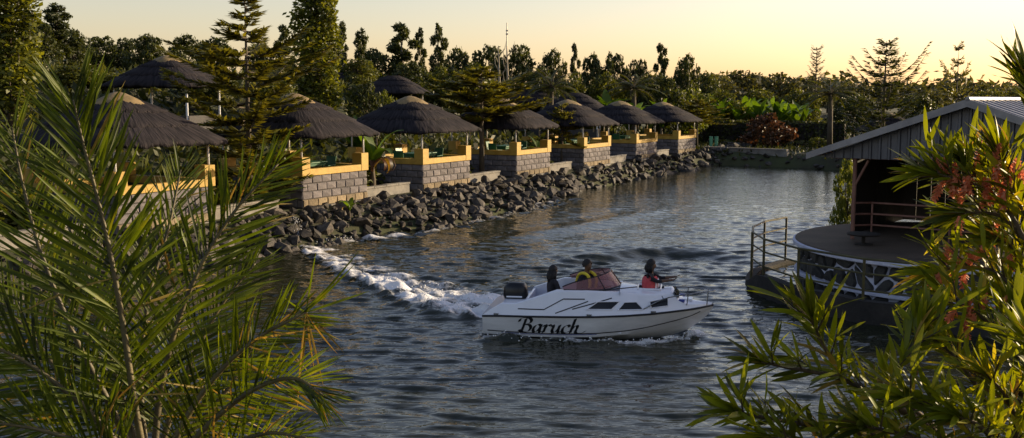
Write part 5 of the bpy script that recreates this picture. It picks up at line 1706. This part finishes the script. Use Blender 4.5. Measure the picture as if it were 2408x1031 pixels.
# ------------------------------------------------------------------ spray
def spray():
    r = random.Random(9)
    ico = bmesh.new(); bmesh.ops.create_icosphere(ico, subdivisions=1, radius=1.0)
    iv = [v.co.copy() for v in ico.verts]; ifc = [tuple(v.index for v in f.verts) for f in ico.faces]; ico.free()
    def lump(mb, p, s, sq=.6):
        e = Euler((r.uniform(0, 3), r.uniform(0, 3), r.uniform(0, 3))).to_matrix()
        mb.add([Vector(p) + e @ Vector((v.x * s * r.uniform(.7, 1.3), v.y * s * r.uniform(.7, 1.3), v.z * s * r.uniform(.5, 1.0))) for v in iv], ifc)
    mb = MB()
    for k in range(700):                                  # tumbling crest of the stern wake
        u = r.random() ** 1.5
        i = u * (len(WAKE) - 1); a = WAKE[int(i)]; b = WAKE[min(len(WAKE) - 1, int(i) + 1)]; t = i - int(i)
        x, y = a[0] + (b[0] - a[0]) * t + r.gauss(0, .12), a[1] + (b[1] - a[1]) * t + abs(r.gauss(0, .75)) * (1 - u) + r.gauss(0, .06)
        lump(mb, (x, y, water_z(x, y) + r.uniform(-.01, .05)), r.uniform(.005, .020) * (1.15 - .6 * u))
    for k in range(200):                                  # engine wash
        u = r.random(); i = u * (len(TRAIL) - 1); a = TRAIL[int(i)]
        x, y = a[0] + r.gauss(0, .3), a[1] + r.gauss(0, .3)
        lump(mb, (x, y, water_z(x, y) + r.uniform(-.01, .06 * (1 - u) + .01)), r.uniform(.008, .028))
    for k in range(150):                                  # along the hull
        u = r.random() ** .7; i = u * (len(BOAT_SIDE) - 1); j = min(len(BOAT_SIDE) - 2, int(i)); t = i - j
        a, b = BOAT_SIDE[j], BOAT_SIDE[j + 1]
        x, y = a[0] + (b[0] - a[0]) * t + r.gauss(0, .05), a[1] + (b[1] - a[1]) * t - abs(r.gauss(0, .10))
        lump(mb, (x, y, water_z(x, y) + r.uniform(0, .05)), r.uniform(.008, .022))
    o = mb.build('wake_foam', M['foam'], None, True)
    tag(o, 'white tumbling foam thrown up along the boat and its wake', 'foam', kind='stuff')
    mb = MB()
    p0 = on_z(712, 572, .1)
    for k in range(170):                                  # the wake slapping against the stones
        u = r.random(); q = r.gauss(0, .16) * (1.2 - u)
        lump(mb, (p0.x - .30 * u + q, p0.y + .2 * u + r.gauss(0, .1), .05 + .95 * u ** 1.2), r.uniform(.008, .03) * (1.1 - .6 * u))
    for k in range(120):
        i = r.random() * 7; a = SURGE[int(i)]
        x, y = a[0] + r.gauss(0, .2), a[1] + r.gauss(0, .3)
        lump(mb, (x, y, water_z(x, y) + r.uniform(0, .12)), r.uniform(.008, .025))
    o = mb.build('splash', M['foam'], None, True)
    tag(o, 'white splash where the wake hits the stone bank left of centre', 'foam', kind='stuff')
spray()
# ------------------------------------------------------------------ foreground plants (rooted on the near bank, below the picture)
def blade(seed, w, bend, twist, n=6, m='palm_leaf', fold=.35):
    """unit leaf along +x, folded along the midrib"""
    r = random.Random(seed); V = []
    for k in range(n + 1):
        u = k / n
        ww = w * (math.sin(math.pi * (u * .90 + .08)) ** .8) / 2 if k < n else .0008
        z = -bend * u * u; a = twist * u
        dy, dz = ww * math.cos(a), ww * math.sin(a)
        V += [(u, -dy, z + ww * fold - dz), (u, 0, z), (u, dy, z + ww * fold + dz)]
    F = []
    for k in range(n):
        a = 3 * k; F += [(a, a + 1, a + 4, a + 3), (a + 1, a + 2, a + 5, a + 4)]
    me = MB().add(V, F).mesh('leaf', M[m], True)
    return me
PALM_L = [blade(k, .040, b, t, m='palm_leaf') for k, (b, t) in enumerate(((.05, 0), (.12, .3), (.20, -.3), (.02, .1)))]
PALM_D = [blade(k, .034, b, t, m='dry_leaf') for k, (b, t) in enumerate(((.25, .4), (.45, -.5)))]
BUSH_L = [blade(k, .135, b, t, m='bush_leaf', fold=.28) for k, (b, t) in enumerate(((.04, 0), (.12, .4), (-.06, -.3), (.20, .2), (.0, .7)))]
BUSH_D = [blade(k, .13, .2, .4, m='dry_leaf') for k in range(2)]
def frame(x, zhint):
    x = x.normalized(); y = zhint.cross(x)
    if y.length < 1e-5: y = x.orthogonal()
    y.normalize(); z = x.cross(y)
    return Matrix((x, y, z)).transposed().to_4x4()

def join_leaves(name, items, parent, root, m):
    V, F, n = [], [], 0
    for me, mt in items:
        co = np.empty(len(me.vertices) * 3, np.float32); me.vertices.foreach_get('co', co); co = co.reshape(-1, 3)
        A = np.array(mt)
        V.append(co @ A[:3, :3].T + A[:3, 3] - np.array(root))
        f = np.array([tuple(p.vertices) for p in me.polygons]); F.append(f + n); n += len(co)
    o = link(name, np_mesh(name, np.concatenate(V), np.concatenate(F), m, True), parent)
    tag(o, kind='stuff')

def make_palm():
    rr = random.Random(21)
    root = at_y(352, 1190, 5.3); root.z = BASE
    palm = empty('date_palm', tuple(root))
    tag(palm, 'feathery green date palm filling the left foreground', 'palm')
    crown = at_y(352, 1150, 5.3)
    MB().tube([Vector((0, 0, -.4)), Vector((0, .02, .6)), crown - root], [.24, .20, .16], 12).build('trunk', M['bark'], palm, True)
    F = [  # pixel path, depths from base to tip, leaflet length, leaflets per side, dryness, facing roll
        ([(352, 1140), (318, 960), (290, 770), (262, 610), (230, 470), (196, 340), (172, 235)], (5.3, 5.1), .50, 50, .03, 0.0),
        ([(360, 1140), (372, 960), (408, 790), (470, 630), (550, 500), (655, 385)], (5.35, 5.6), .44, 44, .04, 0.15),
        ([(345, 1140), (262, 960), (170, 780), (98, 600), (55, 440), (28, 300)], (5.3, 5.5), .42, 42, .03, -0.1),
        ([(340, 1140), (250, 1010), (130, 900), (20, 830), (-90, 800)], (5.25, 5.0), .42, 36, .04, -.25),
        ([(350, 1140), (235, 1060), (90, 1010), (-60, 990)], (5.2, 4.9), .40, 30, .06, -.3),
        ([(365, 1140), (440, 980), (530, 860), (630, 780), (722, 735)], (5.3, 5.2), .36, 36, .12, .2),
        ([(370, 1140), (480, 1010), (590, 920), (690, 890), (760, 930)], (5.25, 4.9), .34, 32, .15, .35),
        ([(372, 1150), (500, 1070), (620, 1020), (720, 1030)], (5.2, 4.8), .34, 26, .15, .4),
        ([(350, 1140), (330, 900), (350, 700), (395, 540), (425, 400)], (5.5, 6.0), .36, 38, .04, .25),
        ([(345, 1140), (270, 880), (215, 680), (150, 500), (110, 380)], (5.5, 6.0), .34, 40, .04, -.3),
        ([(358, 1140), (400, 980), (450, 850), (520, 720), (600, 620)], (5.5, 5.9), .36, 38, .06, .3),
        ([(340, 1140), (200, 960), (80, 800), (-20, 690), (-80, 620)], (5.5, 5.8), .38, 38, .05, -.2),
        ([(350, 1150), (300, 1000), (240, 860), (180, 740), (130, 640)], (5.6, 6.2), .34, 34, .06, .2),
        ([(362, 1150), (430, 1040), (500, 960), (560, 880), (600, 800)], (5.5, 5.8), .32, 32, .08, -.2),
    ]
    leaves = []
    for fi, (pp, (d0, d1), ll, cnt, dry, roll) in enumerate(F):
        pts = [at_y(x, y, d0 + (d1 - d0) * k / (len(pp) - 1)) for k, (x, y) in enumerate(pp)]
        path = catmull(pts, 40)
        fr = MB().tube([p - root for p in path], [.020 * (1 - .86 * k / 39) + .0025 for k in range(40)], 6).build('frond', M['rachis'], palm, True)
        view = (Vector((0, 0, CAM_Z)) - path[20]).normalized()
        cnt = int(cnt * 1.5)
        for k in range(cnt):
            u = .16 + .84 * (k + rr.uniform(-.35, .35)) / cnt
            u = min(max(u, .12), .995)
            i = u * 39; a = path[int(i)]; b = path[min(39, int(i) + 1)]; p = a.lerp(b, i - int(i))
            T = (path[min(39, int(i) + 2)] - path[max(0, int(i) - 2)]).normalized()
            nrm = (view - T * view.dot(T)).normalized(); nrm = Matrix.Rotation(roll + rr.gauss(0, .12), 3, T) @ nrm
            side = T.cross(nrm)
            for sg in (-1, 1):
                ang = R(58 - 34 * u) + rr.gauss(0, .10)
                vee = rr.gauss(.25, .22)
                d = T * math.cos(ang) + (side * sg * math.cos(vee) + nrm * math.sin(vee)) * math.sin(ang)
                isdry = rr.random() < dry
                if isdry: d = (d + Vector((0, 0, -.9 * rr.random()))).normalized()
                d.z -= .10 * rr.random()
                L = ll * (.45 + .55 * math.sin(math.pi * (u * .80 + .13))) * rr.uniform(.82, 1.12)
                mt = Matrix.Translation(p) @ frame(d, (nrm * sg * 0.2 + nrm + Vector((0, 0, .4)) + Vector((rr.gauss(0, .3), rr.gauss(0, .3), rr.gauss(0, .3))))) @ Matrix.Scale(L, 4)
                me = rr.choice(PALM_D if isdry else PALM_L)
                e = mt @ Vector((.5, 0, 0)); px, py = to_px(e)
                score = (L / e.y) if (0 < px < 900 and 60 < py < 1031) else 0
                if fi in (0, 1, 5): score *= 1.6
                leaves.append((score, me, mt, fr, isdry))
    # the withered tuft that hangs out over the water
    c0 = at_y(720, 735, 5.2)
    tuft = MB().tube([at_y(630, 780, 5.21) - root, at_y(720, 735, 5.2) - root], [.009, .006], 6).build('frond', M['rachis'], palm, True)
    for (x, y) in ((742, 592), (850, 592), (838, 622), (855, 690), (760, 905), (780, 835), (690, 960), (712, 900), (815, 830), (770, 800), (655, 700), (735, 870)):
        e = at_y(x, y, 5.2 + rr.uniform(-.25, .25)); d = e - c0
        mt = Matrix.Translation(c0) @ frame(d, Vector((rr.gauss(0, .5), -1, rr.gauss(0, .4)))) @ Matrix.Diagonal((d.length, .34, d.length * .5, 1))
        leaves.append((9, rr.choice(PALM_D if y > 780 else PALM_L), mt, tuft, y > 780))
    leaves.sort(key=lambda q: -q[0])
    for s, me, mt, fr, dr in leaves[:300]: link('leaflet', me, fr, mtx=Matrix.Translation(-root) @ mt)
    rest = leaves[300:]
    join_leaves('leaflet_mass', [(q[1], q[2]) for q in rest if not q[4]], palm, root, M['palm_leaf'])
    join_leaves('dry_leaflet_mass', [(q[1], q[2]) for q in rest if q[4]], palm, root, M['dry_leaf'])
make_palm()

def make_bush():
    rr = random.Random(33)
    root = at_y(2300, 1300, 3.7); root.z = BASE
    bush = empty('flowering_bush', tuple(root))
    tag(bush, 'leafy bush with narrow lit leaves and salmon flower spikes in the right foreground', 'bush')
    trunk_top = at_y(2330, 1120, 3.7)
    MB().tube([Vector((0, 0, -.4)), Vector((.02, 0, .6)), trunk_top - root], [.075, .06, .045], 9).build('trunk', M['bush_stem'], bush, True)
    def br(*pp, d=(3.7, 3.6), leaf=.17, n=26, start=.3, whorl=8, flower=0): return (pp, d, leaf, n, start, whorl, flower)
    B = [
        br((2330, 1120), (2230, 1035), (2110, 955), (1990, 890), (1930, 800), (1905, 740), d=(3.7, 3.55), n=34, start=.32, whorl=9),
        br((2230, 1035), (2060, 930), (1960, 885), (1860, 866), (1790, 852), d=(3.65, 3.5), n=26, start=.25, whorl=8),
        br((2300, 1120), (2120, 1040), (1930, 1005), (1810, 985), (1720, 966), d=(3.6, 3.4), n=34, start=.25, whorl=9),
        br((2280, 1130), (2080, 1080), (1920, 1040), (1790, 1030), d=(3.5, 3.3), n=28, start=.2, whorl=8),
        br((2330, 1120), (2180, 990), (2090, 905), (2150, 810), (2170, 760), d=(3.8, 3.8), n=30, start=.3, whorl=8),
        br((2345, 1120), (2330, 980), (2290, 900), (2235, 830), (2190, 790), d=(3.8, 3.9), n=32, start=.2, whorl=8),
        br((2350, 1120), (2400, 960), (2380, 820), (2300, 740), (2210, 690), d=(3.85, 4.0), n=36, start=.25, whorl=8, flower=3),
        br((2350, 1100), (2410, 900), (2400, 720), (2340, 640), (2250, 630), (2190, 640), d=(3.9, 4.1), n=40, start=.35, whorl=8, flower=5),
        br((2360, 1100), (2440, 860), (2430, 640), (2370, 520), (2290, 500), (2245, 505), d=(3.9, 4.1), n=40, start=.35, whorl=8, flower=2),
        br((2360, 1100), (2440, 820), (2420, 600), (2340, 460), (2240, 420), (2175, 405), d=(3.9, 4.0), n=40, start=.5, whorl=9, flower=8),
        br((2365, 1100), (2450, 800), (2430, 560), (2370, 430), (2345, 360), d=(3.9, 3.9), n=36, start=.55, whorl=9, flower=7),
        br((2365, 1100), (2450, 780), (2420, 540), (2330, 440), (2260, 380), d=(3.95, 4.05), n=30, start=.6, whorl=9, flower=7),
        br((2370, 1100), (2490, 760), (2480, 480), (2440, 280), (2405, 165), d=(3.9, 3.8), n=30, start=.72, whorl=9),
        br((2350, 1120), (2390, 1020), (2370, 940), (2320, 880), d=(3.6, 3.5), n=34, start=.2, whorl=8),
        br((2340, 1120), (2270, 1010), (2200, 960), (2120, 930), d=(3.55, 3.4), n=34, start=.2, whorl=8),
        br((2340, 1130), (2220, 1060), (2110, 1020), (2020, 1000), d=(3.45, 3.25), n=30, start=.2, whorl=8),
        br((2360, 1130), (2430, 1030), (2440, 920), (2400, 800), (2390, 740), d=(3.7, 3.7), n=38, start=.2, whorl=8),
        br((2370, 1130), (2420, 880), (2410, 760), (2360, 690), d=(3.95, 4.05), n=34, start=.35, whorl=8, flower=2),
        br((2360, 1110), (2430, 800), (2420, 660), (2380, 580), (2330, 560), d=(3.95, 4.1), n=36, start=.45, whorl=8, flower=2),
        br((2380, 1130), (2470, 1000), (2450, 860), (2420, 800), d=(3.5, 3.4), n=30, start=.2, whorl=8),
        br((2320, 1150), (2350, 1060), (2300, 1000), (2250, 980), d=(3.4, 3.3), n=30, start=.1, whorl=8),
    ]
    leaves = []
    for bi, (pp, (d0, d1), ll, cnt, start, whorl, fl) in enumerate(B):
        path = catmull([at_y(x, y, d0 + (d1 - d0) * k / (len(pp) - 1)) for k, (x, y) in enumerate(pp)], 30)
        bo = MB().tube([p - root for p in path], [.012 * (1 - .8 * k / 29) + .002 for k in range(30)], 6).build('branch', M['bush_stem'], bush, True)
        def add(p, d, L, bo=bo):
            d = d.normalized()
            mt = Matrix.Translation(p) @ frame(d, Vector((rr.gauss(0, .6), rr.gauss(-.5, .5), 1.0))) @ Matrix.Scale(L, 4)
            dr = rr.random() < .035
            e = mt @ Vector((.5, 0, 0)); px, py = to_px(e)
            leaves.append(((L / e.y) if (1600 < px < 2408 and 40 < py < 1031) else 0, rr.choice(BUSH_D if dr else BUSH_L), mt, bo, dr))
        for k in range(cnt):
            u = start + (1 - start) * (k / (cnt - 1)) ** .85
            i = u * 29; p = path[int(i)].lerp(path[min(29, int(i) + 1)], i - int(i))
            T = (path[min(29, int(i) + 1)] - path[max(0, int(i) - 1)]).normalized()
            q = k * 2.4
            o = T.orthogonal().normalized(); o = Matrix.Rotation(q, 3, T) @ o
            ang = R(62 - 30 * u) + rr.gauss(0, .15)
            add(p, T * math.cos(ang) + o * math.sin(ang) + Vector((0, 0, .22)), ll * rr.uniform(.7, 1.1))
            if k % 4 == 1 and u < .93:                    # short side twig
                o2 = Matrix.Rotation(q + 1.3, 3, T) @ T.orthogonal().normalized()
                d = (T * .7 + o2 * .8 + Vector((0, 0, .3))).normalized()
                e = p + d * rr.uniform(.08, .16)
                MB().tube([p - root, e - root], [.004, .002], 5).build('twig', M['bush_stem'], bo)
                for j in range(6):
                    o3 = Matrix.Rotation(j * 1.25, 3, d) @ d.orthogonal().normalized()
                    add(p.lerp(e, .35 + .65 * j / 5), d * rr.uniform(.6, 1.1) + o3 * .65 + Vector((0, 0, .15)), ll * rr.uniform(.55, .95))
        T = (path[-1] - path[-3]).normalized()
        for j in range(whorl):
            o = Matrix.Rotation(j * 2.4, 3, T) @ T.orthogonal().normalized()
            add(path[-1] - T * .01 * j, T + o * rr.uniform(.12, .55) + Vector((0, 0, .15)), ll * rr.uniform(.85, 1.2))
        for j in range(int(fl * 1.7)):                               # salmon flower spikes, hanging and upright
            i = rr.uniform(.72, .98) * 29; p = path[int(i)] + Vector((rr.gauss(0, .03), rr.gauss(0, .03), rr.gauss(0, .02)))
            d = Vector((rr.gauss(0, .3), rr.gauss(0, .3), -1 if rr.random() < .7 else .8)).normalized()
            mb = MB()
            for s in range(26):
                c = p + d * .075 * (s / 26.0); a = (d.orthogonal().normalized()); a = Matrix.Rotation(s * 2.4, 3, d) @ a
                w = d.cross(a) * .0055; tip = c + (a * .75 + d * .7) * .026 * (1.15 - .5 * s / 26)
                mb.add([c - w - root, c + w - root, tip + w - root, tip - w - root], [(0, 1, 2, 3)])
            mb.build('flower_spike', M['flower'], bo)
    leaves.sort(key=lambda q: -q[0])
    for s, me, mt, bo, dr in leaves[:300]: link('leaf', me, bo, mtx=Matrix.Translation(-root) @ mt)
    rest = leaves[300:]
    join_leaves('leaf_mass', [(q[1], q[2]) for q in rest if not q[4]], bush, root, M['bush_leaf'])
    if any(q[4] for q in rest): join_leaves('dry_leaf_mass', [(q[1], q[2]) for q in rest if q[4]], bush, root, M['dry_leaf'])
make_bush()
